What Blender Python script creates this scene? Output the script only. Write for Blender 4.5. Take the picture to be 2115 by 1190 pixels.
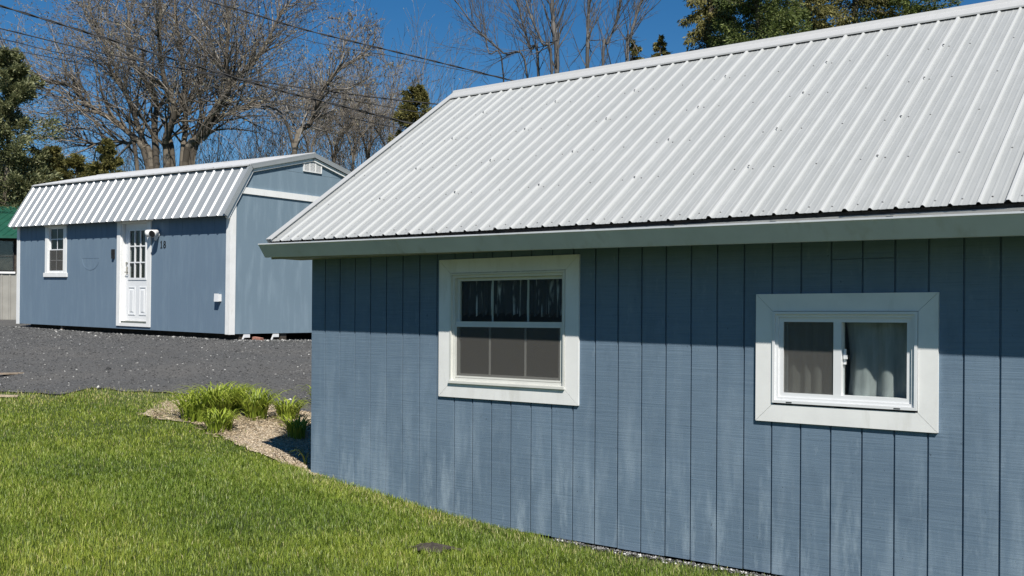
import bpy, math
import numpy as np
from mathutils import Matrix, Vector
rng = np.random.default_rng(7)
scene = bpy.context.scene
for o_ in list(bpy.data.objects): bpy.data.objects.remove(o_)

# ------------------------------------------------------------------ camera
ZC = 1.72                       # eye height above the lawn in front of the cottage
F_PX, CX, CY, ROLL = 2100.0, 1057.5, 659.98, 0.00612   # photograph is 2115 px wide
cam_d = bpy.data.cameras.new('camera'); cam = bpy.data.objects.new('camera', cam_d)
scene.collection.objects.link(cam); scene.camera = cam
cam.location = (0, 0, ZC); cam.rotation_euler = (math.pi/2, -ROLL, 0)
cam_d.sensor_width = 36; cam_d.lens = F_PX/2115*36; cam_d.shift_y = (CY-595)/2115
cam_d.clip_start = .05; cam_d.clip_end = 2000
scene.render.resolution_x, scene.render.resolution_y = 1024, 576

# ------------------------------------------------------------------ light
ANG = 0.66318                   # yaw of the cottage front wall
D = np.array([math.cos(ANG), -math.sin(ANG), 0]); N = np.array([-math.sin(ANG), -math.cos(ANG), 0])
PHI, ELEV = math.radians(51), math.radians(47)
SH = math.cos(PHI)*N + math.sin(PHI)*D
sun_dir = Vector((SH[0]*math.cos(ELEV), SH[1]*math.cos(ELEV), math.sin(ELEV)))
sl = bpy.data.lights.new('sun', 'SUN'); sl.energy = 5.0; sl.angle = math.radians(.5); sl.color = (1, .955, .88)
so = bpy.data.objects.new('sun', sl); scene.collection.objects.link(so)
so.location = (5, -10, 30); so.rotation_euler = sun_dir.to_track_quat('Z', 'Y').to_euler()
w = bpy.data.worlds.new('World'); scene.world = w; w.use_nodes = True
wn = w.node_tree.nodes; bg = wn['Background']; sky = wn.new('ShaderNodeTexSky')
sky.sky_type = 'NISHITA'; sky.sun_disc = False; sky.sun_elevation = ELEV
sky.sun_rotation = math.atan2(SH[0], SH[1]); sky.air_density = 1.0; sky.dust_density = 0.0; sky.ozone_density = 4.0; sky.altitude = 600
hs = wn.new('ShaderNodeHueSaturation'); hs.inputs['Saturation'].default_value = 1.32
w.node_tree.links.new(sky.outputs[0], hs.inputs['Color']); w.node_tree.links.new(hs.outputs[0], bg.inputs[0]); bg.inputs[1].default_value = .068
vs = scene.view_settings; vs.view_transform = 'Standard'; vs.look = 'None'; vs.gamma = 1; vs.exposure = 0.27

# ------------------------------------------------------------------ helpers
COL = scene.collection
def link(o, parent=None):
    COL.objects.link(o)
    if parent is not None: o.parent = parent
    return o
def empty(name, loc=(0,0,0), rz=0.0):
    o = bpy.data.objects.new(name, None); o.location = loc; o.rotation_euler = (0,0,rz); o.empty_display_size = .2
    return link(o)
def tag(o, label=None, cat=None, group=None, kind=None):
    if label: o['label'] = label
    if cat: o['category'] = cat
    if group: o['group'] = group
    if kind: o['kind'] = kind
    return o
class MB:
    def __init__(s): s.v=[]; s.f=[]
    def add(s, verts, faces):
        b=len(s.v); s.v += [tuple(map(float,v)) for v in verts]; s.f += [tuple(i+b for i in f) for f in faces]; return s
    def box(s, x0,x1,y0,y1,z0,z1):
        return s.add([(x0,y0,z0),(x1,y0,z0),(x1,y1,z0),(x0,y1,z0),(x0,y0,z1),(x1,y0,z1),(x1,y1,z1),(x0,y1,z1)],
            [(0,3,2,1),(4,5,6,7),(0,1,5,4),(1,2,6,5),(2,3,7,6),(3,0,4,7)])
    def hexa(s, q):   # 8 corners ordered as box
        return s.add(q, [(0,3,2,1),(4,5,6,7),(0,1,5,4),(1,2,6,5),(2,3,7,6),(3,0,4,7)])
    def extrude(s, prof, o, U, V, W):
        o,U,V,W = map(np.asarray,(o,U,V,W)); n=len(prof)
        a=[o+U*u+V*v for u,v in prof]; b=[p+W for p in a]
        return s.add(a+b, [tuple(range(n))[::-1], tuple(range(n,2*n))] + [(i,(i+1)%n,n+(i+1)%n,n+i) for i in range(n)])
    def tube(s, pts, rad, k=8):
        pts=[np.asarray(p,float) for p in pts]; m=len(pts)
        if not hasattr(rad,'__len__'): rad=[rad]*m
        V=[]; u=None
        for i,p in enumerate(pts):
            t=pts[min(i+1,m-1)]-pts[max(i-1,0)]; t=t/np.linalg.norm(t)
            if u is None: u=np.cross(t,[0,0,1]) if abs(t[2])<.9 else np.cross(t,[1,0,0])
            u=u-t*(u@t); u/=np.linalg.norm(u); w_=np.cross(t,u)
            V+=[p+rad[i]*(math.cos(2*math.pi*j/k)*u+math.sin(2*math.pi*j/k)*w_) for j in range(k)]
        Fc=[(i*k+j,i*k+(j+1)%k,(i+1)*k+(j+1)%k,(i+1)*k+j) for i in range(m-1) for j in range(k)]
        Fc+=[tuple(range(k))[::-1], tuple(range((m-1)*k,m*k))]
        return s.add(V,Fc)
    def build(s, name, mat, parent=None, smooth=False, fix=True, attr=None):
        me=bpy.data.meshes.new(name); me.from_pydata(s.v,[],s.f); 
        if fix:
            import bmesh
            bm=bmesh.new(); bm.from_mesh(me); bmesh.ops.recalc_face_normals(bm, faces=bm.faces); bm.to_mesh(me); bm.free()
        if smooth: me.polygons.foreach_set('use_smooth',[True]*len(me.polygons))
        if attr is not None:
            a=me.attributes.new('rnd','FLOAT','POINT'); a.data.foreach_set('value',np.asarray(attr,np.float32))
        me.materials.append(mat); o=bpy.data.objects.new(name, me); return link(o,parent)
def np_mesh(name, V, Fq, mat, parent=None, attr=None, smooth=False):
    """V (n,3) array, Fq (m,k) index array; attr: per-vertex float called rnd"""
    me=bpy.data.meshes.new(name); V=np.asarray(V,np.float32); Fq=np.asarray(Fq,np.int32); m,k=Fq.shape
    me.vertices.add(len(V)); me.vertices.foreach_set('co',V.ravel())
    me.loops.add(m*k); me.loops.foreach_set('vertex_index',Fq.ravel())
    me.polygons.add(m); me.polygons.foreach_set('loop_start',np.arange(0,m*k,k,dtype=np.int32))
    me.update(calc_edges=True)
    if smooth: me.polygons.foreach_set('use_smooth',np.ones(m,bool))
    if attr is not None:
        a=me.attributes.new('rnd','FLOAT','POINT'); a.data.foreach_set('value',np.asarray(attr,np.float32))
    me.materials.append(mat); o=bpy.data.objects.new(name,me); return link(o,parent)

def ray(px,py):
    u,v=px-CX,py-CY; cr,sr=math.cos(ROLL),math.sin(ROLL)
    return np.array([(cr*u+sr*v)/F_PX, 1.0, -(-sr*u+cr*v)/F_PX])
def at(px,py,Y): return ray(px,py)*Y+np.array([0,0,ZC])

# ------------------------------------------------------------------ materials
def new_mat(name):
    m=bpy.data.materials.new(name); m.use_nodes=True; nt=m.node_tree; return m,nt,nt.nodes['Principled BSDF']
def node(nt,t,**k):
    n=nt.nodes.new('ShaderNode'+t)
    for a,b in k.items():
        if a in n.inputs: n.inputs[a].default_value=b
        else: setattr(n,a,b)
    return n
def coords(nt, scale=(1,1,1), rot=0.0, kind='pos'):
    if kind=='pos': src=node(nt,'NewGeometry').outputs['Position']
    else: src=node(nt,'TexCoord').outputs['Object']
    if rot:
        r=node(nt,'Mapping'); r.inputs['Rotation'].default_value=(0,0,rot); nt.links.new(src,r.inputs[0]); src=r.outputs[0]
    mp=node(nt,'Mapping'); mp.inputs['Scale'].default_value=scale; nt.links.new(src,mp.inputs[0]); return mp.outputs[0]
def noise(nt, scale=(1,1,1), rot=0.0, detail=4, rough=.6, lo=.35, hi=.65, kind='pos'):
    n=node(nt,'TexNoise'); n.inputs['Scale'].default_value=1; n.inputs['Detail'].default_value=detail; n.inputs['Roughness'].default_value=rough
    nt.links.new(coords(nt,scale,rot,kind),n.inputs['Vector'])
    r=node(nt,'MapRange'); r.inputs[1].default_value=lo; r.inputs[2].default_value=hi; nt.links.new(n.outputs[0],r.inputs[0]); return r.outputs[0]
def mix(nt, fac, a, b, mode='MIX'):
    m=node(nt,'Mix',data_type='RGBA',blend_type=mode); m.clamp_factor=True
    for sock,val in ((m.inputs[0],fac),(m.inputs[6],a),(m.inputs[7],b)):
        if hasattr(val,'is_output'): nt.links.new(val,sock)
        elif isinstance(val,(int,float)): sock.default_value=val
        else: sock.default_value=(*val,1)
    return m.outputs[2]
def mul(nt,a,b):
    m=node(nt,'Math',operation='MULTIPLY')
    for s,v in zip(m.inputs,(a,b)):
        if hasattr(v,'is_output'): nt.links.new(v,s)
        else: s.default_value=v
    return m.outputs[0]
def bump(nt,bs,h,strength,dist=.01):
    b=node(nt,'Bump'); b.inputs['Strength'].default_value=strength; b.inputs['Distance'].default_value=dist
    nt.links.new(h,b.inputs['Height']); nt.links.new(b.outputs[0],bs.inputs['Normal'])
def simple(name,col,rough=.6,metal=0.0,var=.12,scale=6.0,spec=.5,dirt=None):
    m,nt,bs=new_mat(name); bs.inputs['Roughness'].default_value=rough; bs.inputs['Metallic'].default_value=metal; bs.inputs['Specular IOR Level'].default_value=spec
    c=tuple(max(0,x*(1-var)) for x in col); d_=tuple(min(1,x*(1+var)) for x in col)
    out=mix(nt,noise(nt,(scale,)*3),c,d_)
    if dirt: out=mix(nt,mul(nt,noise(nt,(scale*2.3,scale*2.3,scale*.5),detail=6,lo=.55,hi=.75),.6),out,dirt)
    nt.links.new(out,bs.inputs['Base Color']); return m
def siding(name, base, light, dark, fade=.55, grain=.5, zfade=None):
    m,nt,bs=new_mat(name); bs.inputs['Roughness'].default_value=.8; bs.inputs['Specular IOR Level'].default_value=.10
    big=noise(nt,(1.1,1.1,.9),ANG,lo=.35,hi=.7)
    streak=noise(nt,(7,7,1.1),ANG,detail=6,lo=.48,hi=.75)
    g=noise(nt,(2.2,2.2,95),ANG,detail=5,rough=.7,lo=.3,hi=.7)
    sm=noise(nt,(9,9,3.5),ANG,detail=7,lo=.52,hi=.72)
    c=mix(nt,mul(nt,big,.35),base,dark)
    if zfade:
        geo=node(nt,'NewGeometry'); sp=node(nt,'SeparateXYZ'); nt.links.new(geo.outputs['Position'],sp.inputs[0])
        r=node(nt,'MapRange'); r.inputs[1].default_value=zfade[0]; r.inputs[2].default_value=zfade[1]; r.inputs[3].default_value=1; r.inputs[4].default_value=.18
        nt.links.new(sp.outputs[2],r.inputs[0]); streak=mul(nt,streak,r.outputs[0])
    c=mix(nt,mul(nt,streak,fade),c,light)
    c=mix(nt,mul(nt,mul(nt,sm,g),.85*grain),c,dark)
    g2=noise(nt,(5,5,210),ANG,detail=3,rough=.6,lo=.55,hi=.72)
    c=mix(nt,mul(nt,g,.30*grain),c,light); c=mix(nt,mul(nt,g2,.38*grain),c,dark)
    ch=noise(nt,(16,16,5),ANG,detail=8,rough=.7,lo=.60,hi=.72); c=mix(nt,mul(nt,ch,.5*grain),c,light)
    if zfade:
        cb=noise(nt,(9,9,1.8),ANG,detail=8,rough=.7,lo=.53,hi=.68); r2=node(nt,'MapRange'); r2.inputs[1].default_value=.15; r2.inputs[2].default_value=1.0; r2.inputs[3].default_value=1; r2.inputs[4].default_value=0
        nt.links.new(sp.outputs[2],r2.inputs[0]); c=mix(nt,mul(nt,mul(nt,cb,r2.outputs[0]),.62),c,(.32,.40,.47))
    nk=noise(nt,(38,38,26),ANG,detail=2,lo=.735,hi=.76); c=mix(nt,mul(nt,nk,.8*grain),c,(.03,.035,.04))
    nt.links.new(c,bs.inputs['Base Color']); bump(nt,bs,g,.45*grain,.004); return m
def lace(name):
    m,nt,bs=new_mat(name); bs.inputs['Roughness'].default_value=.9
    f1=noise(nt,(34,34,1.2),ANG,detail=3,lo=.54,hi=.62); f2=noise(nt,(14,14,5),ANG,detail=2,lo=.40,hi=.55)
    nt.links.new(mix(nt,mul(nt,f1,f2),(.05,.054,.06),(.85,.86,.85)),bs.inputs['Base Color']); return m
M={}
M['blue']=siding('blue_siding_paint',(.140,.203,.274),(.31,.39,.465),(.060,.096,.142),zfade=(.35,1.35),fade=.7,grain=.62)
M['blue2']=siding('blue_shed_paint',(.152,.213,.279),(.20,.27,.335),(.12,.175,.24),fade=.45,grain=.12)
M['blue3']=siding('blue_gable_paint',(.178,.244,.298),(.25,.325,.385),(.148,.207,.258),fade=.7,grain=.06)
M['white']=simple('white_trim_paint',(.79,.79,.775),.55,var=.04,scale=4,dirt=(.62,.61,.57))
M['vinyl']=simple('white_vinyl',(.74,.75,.76),.35,var=.02,scale=3)
M['alu']=simple('aged_aluminium_frame',(.66,.66,.62),.45,var=.05,scale=5)
M['gutter']=simple('cream_gutter_metal',(.58,.605,.63),.4,var=.05,scale=3,dirt=(.42,.41,.37))
M['wood_dark']=simple('weathered_dark_wood',(.05,.04,.032),.85,var=.4,scale=9)
M['inside']=simple('interior_wallboard',(.16,.15,.135),.9,var=.1)
M['soffit']=simple('soffit_boards',(.30,.30,.28),.7,var=.1)
M['black']=simple('black_plastic',(.015,.015,.016),.45,var=.2)
M['steel']=simple('brushed_steel',(.55,.53,.48),.3,metal=1.0,var=.1)
M['screw']=simple('screw_washers',(.16,.16,.16),.5,var=.3,scale=40)
M['green']=simple('green_roof_steel',(.018,.095,.060),.4,var=.12,scale=3)
M['beige']=simple('beige_wall_steel',(.30,.29,.26),.5,var=.08,scale=3)
M['lampwhite']=simple('white_lamp_plastic',(.78,.78,.77),.35,var=.03)
M['wire']=simple('black_cable_jacket',(.012,.012,.014),.6,var=.2)
M['brick']=simple('red_brick',(.34,.16,.12),.9,var=.25,scale=25)
M['pole']=simple('weathered_pole_wood',(.14,.11,.085),.9,var=.3,scale=5)
def roof_metal(name,col,dirt,rough,metal,streakamt=.5,rib_lit=(.66,.66,.65)):
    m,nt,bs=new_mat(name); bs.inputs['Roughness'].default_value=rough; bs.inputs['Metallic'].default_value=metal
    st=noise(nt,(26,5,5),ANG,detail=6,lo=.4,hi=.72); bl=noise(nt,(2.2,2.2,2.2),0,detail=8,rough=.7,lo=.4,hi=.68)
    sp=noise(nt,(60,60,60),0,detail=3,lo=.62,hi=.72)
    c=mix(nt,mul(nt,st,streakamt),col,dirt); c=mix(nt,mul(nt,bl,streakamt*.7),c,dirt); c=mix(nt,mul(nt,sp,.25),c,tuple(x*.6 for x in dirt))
    a=node(nt,'Attribute',attribute_name='rnd'); c=mix(nt,a.outputs['Fac'],c,rib_lit)  # ribs paler than the pans: sunlight on the ribs put into the colour
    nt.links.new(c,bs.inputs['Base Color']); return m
M['roof']=roof_metal('white_ribbed_steel',(.385,.395,.388),(.315,.325,.315),.42,0,.55,rib_lit=(.50,.505,.495))
M['roof2']=roof_metal('galvanised_ribbed_steel',(.34,.36,.37),(.29,.31,.32),.40,.2,.3,rib_lit=(.62,.62,.62))
M['cap']=roof_metal('white_trim_steel',(.50,.50,.49),(.42,.42,.40),.42,0,.3)
# glass: clear sheet with a plain mirror share
def glass(name, refl=.05, tint=(.88,.91,.91)):
    m=bpy.data.materials.new(name); m.use_nodes=True; nt=m.node_tree; nt.nodes.clear()
    out=node(nt,'OutputMaterial'); mx=node(nt,'MixShader'); t=node(nt,'BsdfTransparent'); g=node(nt,'BsdfGlossy')
    t.inputs[0].default_value=(*tint,1); g.inputs['Roughness'].default_value=.02
    mx.inputs[0].default_value=refl
    nt.links.new(t.outputs[0],mx.inputs[1]); nt.links.new(g.outputs[0],mx.inputs[2]); nt.links.new(mx.outputs[0],out.inputs[0]); return m
M['glass']=glass('window_glass')
def mesh_screen(name):
    m=bpy.data.materials.new(name); m.use_nodes=True; nt=m.node_tree; nt.nodes.clear()
    out=node(nt,'OutputMaterial'); mx=node(nt,'MixShader'); t=node(nt,'BsdfTransparent'); g=node(nt,'BsdfDiffuse'); g.inputs[0].default_value=(.13,.126,.118,1)
    mx.inputs[0].default_value=.40; nt.links.new(t.outputs[0],mx.inputs[1]); nt.links.new(g.outputs[0],mx.inputs[2]); nt.links.new(mx.outputs[0],out.inputs[0]); return m
M['screen']=mesh_screen('insect_screen_mesh')
def cloth(name,col,tr=.35):
    m,nt,bs=new_mat(name); bs.inputs['Roughness'].default_value=.9
    nt.links.new(mix(nt,noise(nt,(22,22,4)),tuple(c*.75 for c in col),col),bs.inputs['Base Color']); return m
M['lace']=lace('lace_curtain_cloth'); M['sheer']=cloth('sheer_curtain_cloth',(.6,.57,.52)); M['sheer2']=cloth('white_sheer_cloth',(.40,.41,.40))
def attr_mat(name, ramp, rough=.6, trans=0.0, spec=.3, lowfreq=None):
    """colour from the per-vertex value rnd through a ramp; optional soft patches"""
    m,nt,bs=new_mat(name); bs.inputs['Roughness'].default_value=rough; bs.inputs['Specular IOR Level'].default_value=spec
    a=node(nt,'Attribute',attribute_name='rnd'); r=node(nt,'ValToRGB'); nt.links.new(a.outputs['Fac'],r.inputs[0])
    el=r.color_ramp.elements
    while len(el)<len(ramp): el.new(.5)
    for e,(p,c) in zip(el,ramp): e.position=p; e.color=(*c,1)
    out=r.outputs[0]
    if lowfreq:
        f,ca,cb=lowfreq; out=mix(nt,noise(nt,(f,f,f),detail=3,lo=.36,hi=.64),mix(nt,1.0,out,ca,'MULTIPLY'),mix(nt,1.0,out,cb,'MULTIPLY'))
    nt.links.new(out,bs.inputs['Base Color'])
    if trans:
        t=node(nt,'BsdfTranslucent'); nt.links.new(out,t.inputs[0]); mx=node(nt,'MixShader'); mx.inputs[0].default_value=trans
        o=nt.nodes['Material Output']; nt.links.new(bs.outputs[0],mx.inputs[1]); nt.links.new(t.outputs[0],mx.inputs[2]); nt.links.new(mx.outputs[0],o.inputs[0])
    return m
M['grass']=attr_mat('lawn_grass',[(0,(.060,.095,.012)),(.45,(.195,.275,.030)),(.85,(.42,.48,.095)),(1,(.55,.49,.24))],.45,.3,.45,(.55,(.78,.86,.8),(1.15,1.1,1.0)))
M['lily']=attr_mat('daylily_leaf',[(0,(.11,.17,.02)),(.55,(.34,.42,.05)),(1,(.62,.64,.16))],.45,.3,.4)
M['drygrass']=attr_mat('dry_leaf_litter',[(0,(.16,.12,.08)),(1,(.42,.34,.22))],.8)
M['stone']=attr_mat('gravel_stone',[(0,(.03,.03,.031)),(.6,(.11,.11,.108)),(.9,(.25,.245,.235)),(1,(.6,.59,.56))],.75)
M['chip']=attr_mat('tan_chip',[(0,(.22,.16,.10)),(.5,(.48,.38,.26)),(1,(.70,.60,.46))],.85)
M['twig']=attr_mat('twig_bark',[(0,(.075,.066,.058)),(.6,(.20,.178,.155)),(1,(.40,.365,.32))],.85)
M['bark']=attr_mat('trunk_bark',[(0,(.05,.042,.033)),(.6,(.12,.10,.077)),(1,(.21,.18,.14))],.9)
M['greytwig']=attr_mat('grey_sapling_bark',[(0,(.045,.042,.04)),(.6,(.10,.094,.09)),(1,(.19,.18,.17))],.85)
M['bud']=attr_mat('spring_bud',[(0,(.13,.10,.08)),(.6,(.24,.20,.145)),(1,(.36,.33,.20))],.7,.25)
M['needle']=attr_mat('spruce_needle',[(0,(.02,.034,.012)),(.6,(.12,.155,.042)),(1,(.27,.31,.10))],.6,.3)
M['olive']=attr_mat('olive_cedar_foliage',[(0,(.03,.034,.012)),(.6,(.19,.18,.058)),(1,(.40,.35,.13))],.65,.3)
M['pine']=attr_mat('pine_needle',[(0,(.025,.036,.016)),(.6,(.22,.235,.11)),(1,(.45,.45,.26))],.65,.3)

# ------------------------------------------------------------------ terrain
CP=np.array([(-1.9,9.74,-1.485),(-.63,8.75,-1.64),(.65,7.75,-1.725),(1.7,6.93,-1.725),(3.3,5.7,-1.73),(0,5,-1.74),(-2,5,-1.71),(-6,6,-1.55),(0,0,-1.72),(-8,3,-1.6),(6,0,-1.75),(-4,-6,-1.7),
  (-5.6,19.6,-.44),(-8.5,21.8,-.37),(-11.9,24.3,-.25),(-4.2,21.4,-.47),(-2,23,-.42),(-18,36,.02),(-25,42,.3),(0,30,-.2),(12,28,-.3),(-30,20,-.1),(22,8,-1.6),(0,60,.5),(-50,60,.8),(50,50,.2),(1,13,-1.38),(4.5,10.5,-1.55),(-15,14,-.85),(-2.2,11.05,-1.63),(-2.45,11.15,-1.51),(-2.95,11.45,-1.37),(-1.5,11.0,-1.63),(-2.05,10.0,-1.50),(-2.6,10.2,-1.44),(-2.0,12.2,-1.36),(-3.2,12.4,-1.22),(-3.6,10.9,-1.37),(-30,-10,-1.5),(30,-15,-1.8)])
def tpsK(r2): return .5*r2*np.log(np.maximum(r2,1e-9))
_n=len(CP); _K=tpsK(((CP[:,None,:2]-CP[None,:,:2])**2).sum(-1))+np.eye(_n)*.004; _P=np.c_[np.ones(_n),CP[:,:2]]
_A=np.block([[_K,_P],[_P.T,np.zeros((3,3))]]); _W=np.linalg.solve(_A,np.r_[CP[:,2],0,0,0])
def gz(x,y):
    x=np.asarray(x,float); y=np.asarray(y,float); sh=x.shape; x=x.ravel(); y=y.ravel(); out=np.empty_like(x)
    for i in range(0,len(x),20000):
        a=x[i:i+20000]; b=y[i:i+20000]
        z=tpsK((a[:,None]-CP[None,:,0])**2+(b[:,None]-CP[None,:,1])**2)@_W[:_n]+_W[_n]+_W[_n+1]*a+_W[_n+2]*b
        r=np.hypot(a,b-15); t=np.clip((r-45)/40,0,1); t=t*t*(3-2*t)
        out[i:i+20000]=z*(1-t)+(.6)*t
    return (out+ZC).reshape(sh)
def ground_px(px,py):
    R=ray(px,py); t=4.0
    for _ in range(4000):
        if ZC+R[2]*t<=gz(R[0]*t,t): break
        t+=.02
    return np.array([R[0]*t,t,float(gz(R[0]*t,t))])
def axis(segs):
    out=[]
    for a,b,s in segs: out+=list(np.arange(a,b,s))
    return np.array(out+[segs[-1][1]])
xs=axis([(-500,-60,40),(-60,-18,3),(-18,-5,.4),(-5,0,.12),(0,8,.4),(8,40,3),(40,500,40)]); ys=axis([(-200,-10,19),(-10,3,1.3),(3,9,.3),(9,13.5,.12),(13.5,30,.4),(30,70,3),(70,900,60)])
GX,GY=np.meshgrid(xs,ys); GV=np.c_[GX.ravel(),GY.ravel(),gz(GX,GY).ravel()-.012]
nx,ny=len(xs),len(ys); ii,jj=np.meshgrid(np.arange(nx-1),np.arange(ny-1)); b0=(jj*nx+ii).ravel()
m_,nt_,bs_=new_mat('soil_under_grass'); bs_.inputs['Roughness'].default_value=.95
nt_.links.new(mix(nt_,noise(nt_,(3,3,3),detail=7),(.035,.055,.012),(.085,.105,.03)),bs_.inputs['Base Color'])
tag(np_mesh('ground',GV,np.c_[b0,b0+1,b0+nx+1,b0+nx],m_,smooth=True),kind='structure')

# gravel drive
gb=[(-900,770),(-250,795),(-100,803),(0,812),(130,814),(190,802),(300,808),(400,818),(520,838),(640,864),(760,885),(860,900)]
GB=np.array([ground_px(*p)[:2] for p in gb]); GBe=[]
for i in range(len(GB)-1):
    k=max(2,int(np.linalg.norm(GB[i+1]-GB[i])/.12)); GBe+=[GB[i]+(GB[i+1]-GB[i])*t for t in np.arange(k)/k]
GBe=np.array(GBe+[GB[-1]]); jit=np.convolve(rng.normal(0,1,len(GBe)),np.ones(5)/5,'same')*.16; GBe[:,1]+=jit
far=np.c_[GBe[:,0]*1.5-1.5, np.full(len(GBe),33.0)]
rows=np.r_[np.linspace(0,.5,22),np.linspace(.54,1,10)]
GRV=np.concatenate([GBe*(1-r)+far*r for r in rows]); nu=len(GBe)
GRV3=np.c_[GRV,gz(GRV[:,0],GRV[:,1])+.004]
ii,jj=np.meshgrid(np.arange(nu-1),np.arange(len(rows)-1)); b0=(jj*nu+ii).ravel()
m_,nt_,bs_=new_mat('dark_crushed_asphalt'); bs_.inputs['Roughness'].default_value=.9
c_=mix(nt_,noise(nt_,(55,55,55),detail=6,rough=.75,lo=.35,hi=.65),(.042,.042,.041),(.19,.187,.18))
c_=mix(nt_,mul(nt_,noise(nt_,(.8,.8,.8),detail=6,lo=.42,hi=.7),.6),c_,(.17,.16,.145)); nt_.links.new(c_,bs_.inputs['Base Color'])
bump(nt_,bs_,noise(nt_,(70,70,70),detail=5,lo=.3,hi=.7),.8,.02)
tag(np_mesh('gravel_drive',GRV3,np.c_[b0,b0+1,b0+nu+1,b0+nu],m_,smooth=True),kind='structure')

# flower bed of tan wood chips at the cottage corner
bp=[(292,857),(330,838),(390,824),(470,820),(560,838),(650,858),(760,885),(760,945),(690,985),(644,985),(600,962),(552,945),(505,926),(462,905),(425,884),(380,868),(335,868)]
BP=np.array([ground_px(*p)[:2] for p in bp]); BPe=[]
for i in range(len(BP)):
    a,b=BP[i],BP[(i+1)%len(BP)]; k=max(2,int(np.linalg.norm(b-a)/.07)); BPe+=[a+(b-a)*t+rng.normal(0,.022,2) for t in np.arange(k)/k]
BPe=np.array(BPe); cen=BP.mean(0)+np.array([.1,0]); rr=np.linspace(1,0.02,24); BV=np.concatenate([cen+(BPe-cen)*r for r in rr]); nb=len(BPe)
bz=gz(BV[:,0],BV[:,1])+.009
ii,jj=np.meshgrid(np.arange(nb),np.arange(len(rr)-1)); ii=ii.ravel(); jj=jj.ravel(); i2=(ii+1)%nb
m_,nt_,bs_=new_mat('tan_chip_mulch'); bs_.inputs['Roughness'].default_value=.95
c_=mix(nt_,noise(nt_,(60,60,60),detail=6,rough=.75,lo=.35,hi=.65),(.30,.235,.16),(.64,.54,.40)); nt_.links.new(c_,bs_.inputs['Base Color'])
bump(nt_,bs_,noise(nt_,(80,80,80),detail=4,lo=.3,hi=.7),.7,.02)
tag(np_mesh('flower_bed',np.c_[BV,bz],np.c_[jj*nb+ii,jj*nb+i2,(jj+1)*nb+i2,(jj+1)*nb+ii],m_,smooth=True),kind='structure')

def inside(poly,x,y):
    r=np.zeros(len(x),bool); n=len(poly)
    for i in range(n):
        x1,y1=poly[i]; x2,y2=poly[(i+1)%n]
        c=((y1>y)!=(y2>y)); r^= c & (x < (x2-x1)*(y-y1)/(y2-y1+1e-12)+x1)
    return r
O=np.array([-1.75709,9.62776])
def sc(x,y): # cottage coordinates: along the wall, into the building
    return (x-O[0])*D[0]+(y-O[1])*D[1], -((x-O[0])*N[0]+(y-O[1])*N[1])

# ================================================================== COTTAGE
cot=empty('cottage',(O[0],O[1],0),-ANG)
tag(cot,'near blue cottage with white ribbed metal roof and two white framed windows','cottage')
z0=ZC
SB,ST=-1.705+z0,.565+z0; XL,XR=-.19,8.55; DEP=4.56; S=.2032
win1=dict(x0=1.462,x1=2.905,z0=-.660+z0,z1=.504+z0,tw=.125,tb=.115); win2=dict(x0=4.362,x1=5.548,z0=-.676+z0,z1=.182+z0,tw=.118,tb=.115)
ops=[(q['x0']+q['tw']-.01,q['x1']-q['tw']+.01,q['z0']+q['tb']-.01,q['z1']-q['tb']+.01) for q in (win1,win2)]
def board_polys(x0,x1,za,zb):
    """outlines (x,z) of the board pieces left by the openings; a board cut at its side stays one C shaped piece"""
    for ox0,ox1,oz0,oz1 in ops:
        if x1<=ox0 or x0>=ox1: continue
        if x0<ox0-.004: return [[(x0,za),(x1,za),(x1,oz0),(ox0,oz0),(ox0,oz1),(x1,oz1),(x1,zb),(x0,zb)]]
        if x1>ox1+.004: return [[(x0,za),(x1,za),(x1,zb),(x0,zb),(x0,oz1),(ox1,oz1),(ox1,oz0),(x0,oz0)]]
        return [q for q in ([(x0,za),(x1,za),(x1,oz0),(x0,oz0)],[(x0,oz1),(x1,oz1),(x1,zb),(x0,zb)]) if abs(q[2][1]-q[0][1])>.01]
    return [[(x0,za),(x1,za),(x1,zb),(x0,zb)]]
def lay_board(x0,x1,za,zb,yf,yb,mat,par,cut=None):
    for q in board_polys(x0,x1,za,zb):
        if cut and min(p[1] for p in q)>1.6 and cut[0]<(x0+x1)/2<cut[1] and len(q)==4:
            for lo,hi in ((q[0][1],cut[2]),(cut[2]+.005,q[2][1])): MB().box(x0,x1,yf,yb,lo,hi).build('board',mat,par)
        else: MB().extrude(q,(0,yf,0),(1,0,0),(0,0,1),(0,yb-yf,0)).build('board',mat,par)
def wall_pieces(x0,x1,za,zb):
    """rectangles of a strip that remain around the window openings"""
    for ox0,ox1,oz0,oz1 in ops:
        if x1<=ox0 or x0>=ox1: continue
        out=[]
        if x0<ox0: out.append((x0,ox0,za,zb))
        if x1>ox1: out.append((ox1,x1,za,zb))
        m0,m1=max(x0,ox0),min(x1,ox1); out+=[(m0,m1,za,oz0),(m0,m1,oz1,zb)]
        return out
    return [(x0,x1,za,zb)]
edges=[XL]+[k*S for k in range(0,43) if k*S<XR-.03]+[XR]
for a,b in zip(edges[:-1],edges[1:]):
    dy=rng.uniform(-.0008,.0008); g=.0066
    lay_board(a+g if a>XL else a,b-g if b<XR else b,SB+rng.uniform(-.004,.004),ST,-.016+dy,0,M['blue'],cot,(4.85,5.46,.399+z0))
m=MB()   # sheathing with openings, behind the boards
xs_=[XL+.01]+[v for o_ in ops for v in o_[:2]]+[XR-.01]
for a,b in zip(xs_[:-1],xs_[1:]):
    for r in wall_pieces(a+1e-4,b-1e-4,SB+.012,ST): m.box(r[0],r[1],-.0015,.03,r[2],r[3])
m.build('wall_sheathing',M['blue'],cot)
RS=-.0083; EO,EZ=.37,.7157+z0; RA,RZ=2.645,2.606+z0-.035   # eave offset/height, ridge run/height
def zr(x): return RS*(x+.395)
GA=RA-EO                                               # ridge position inside the building
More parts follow.
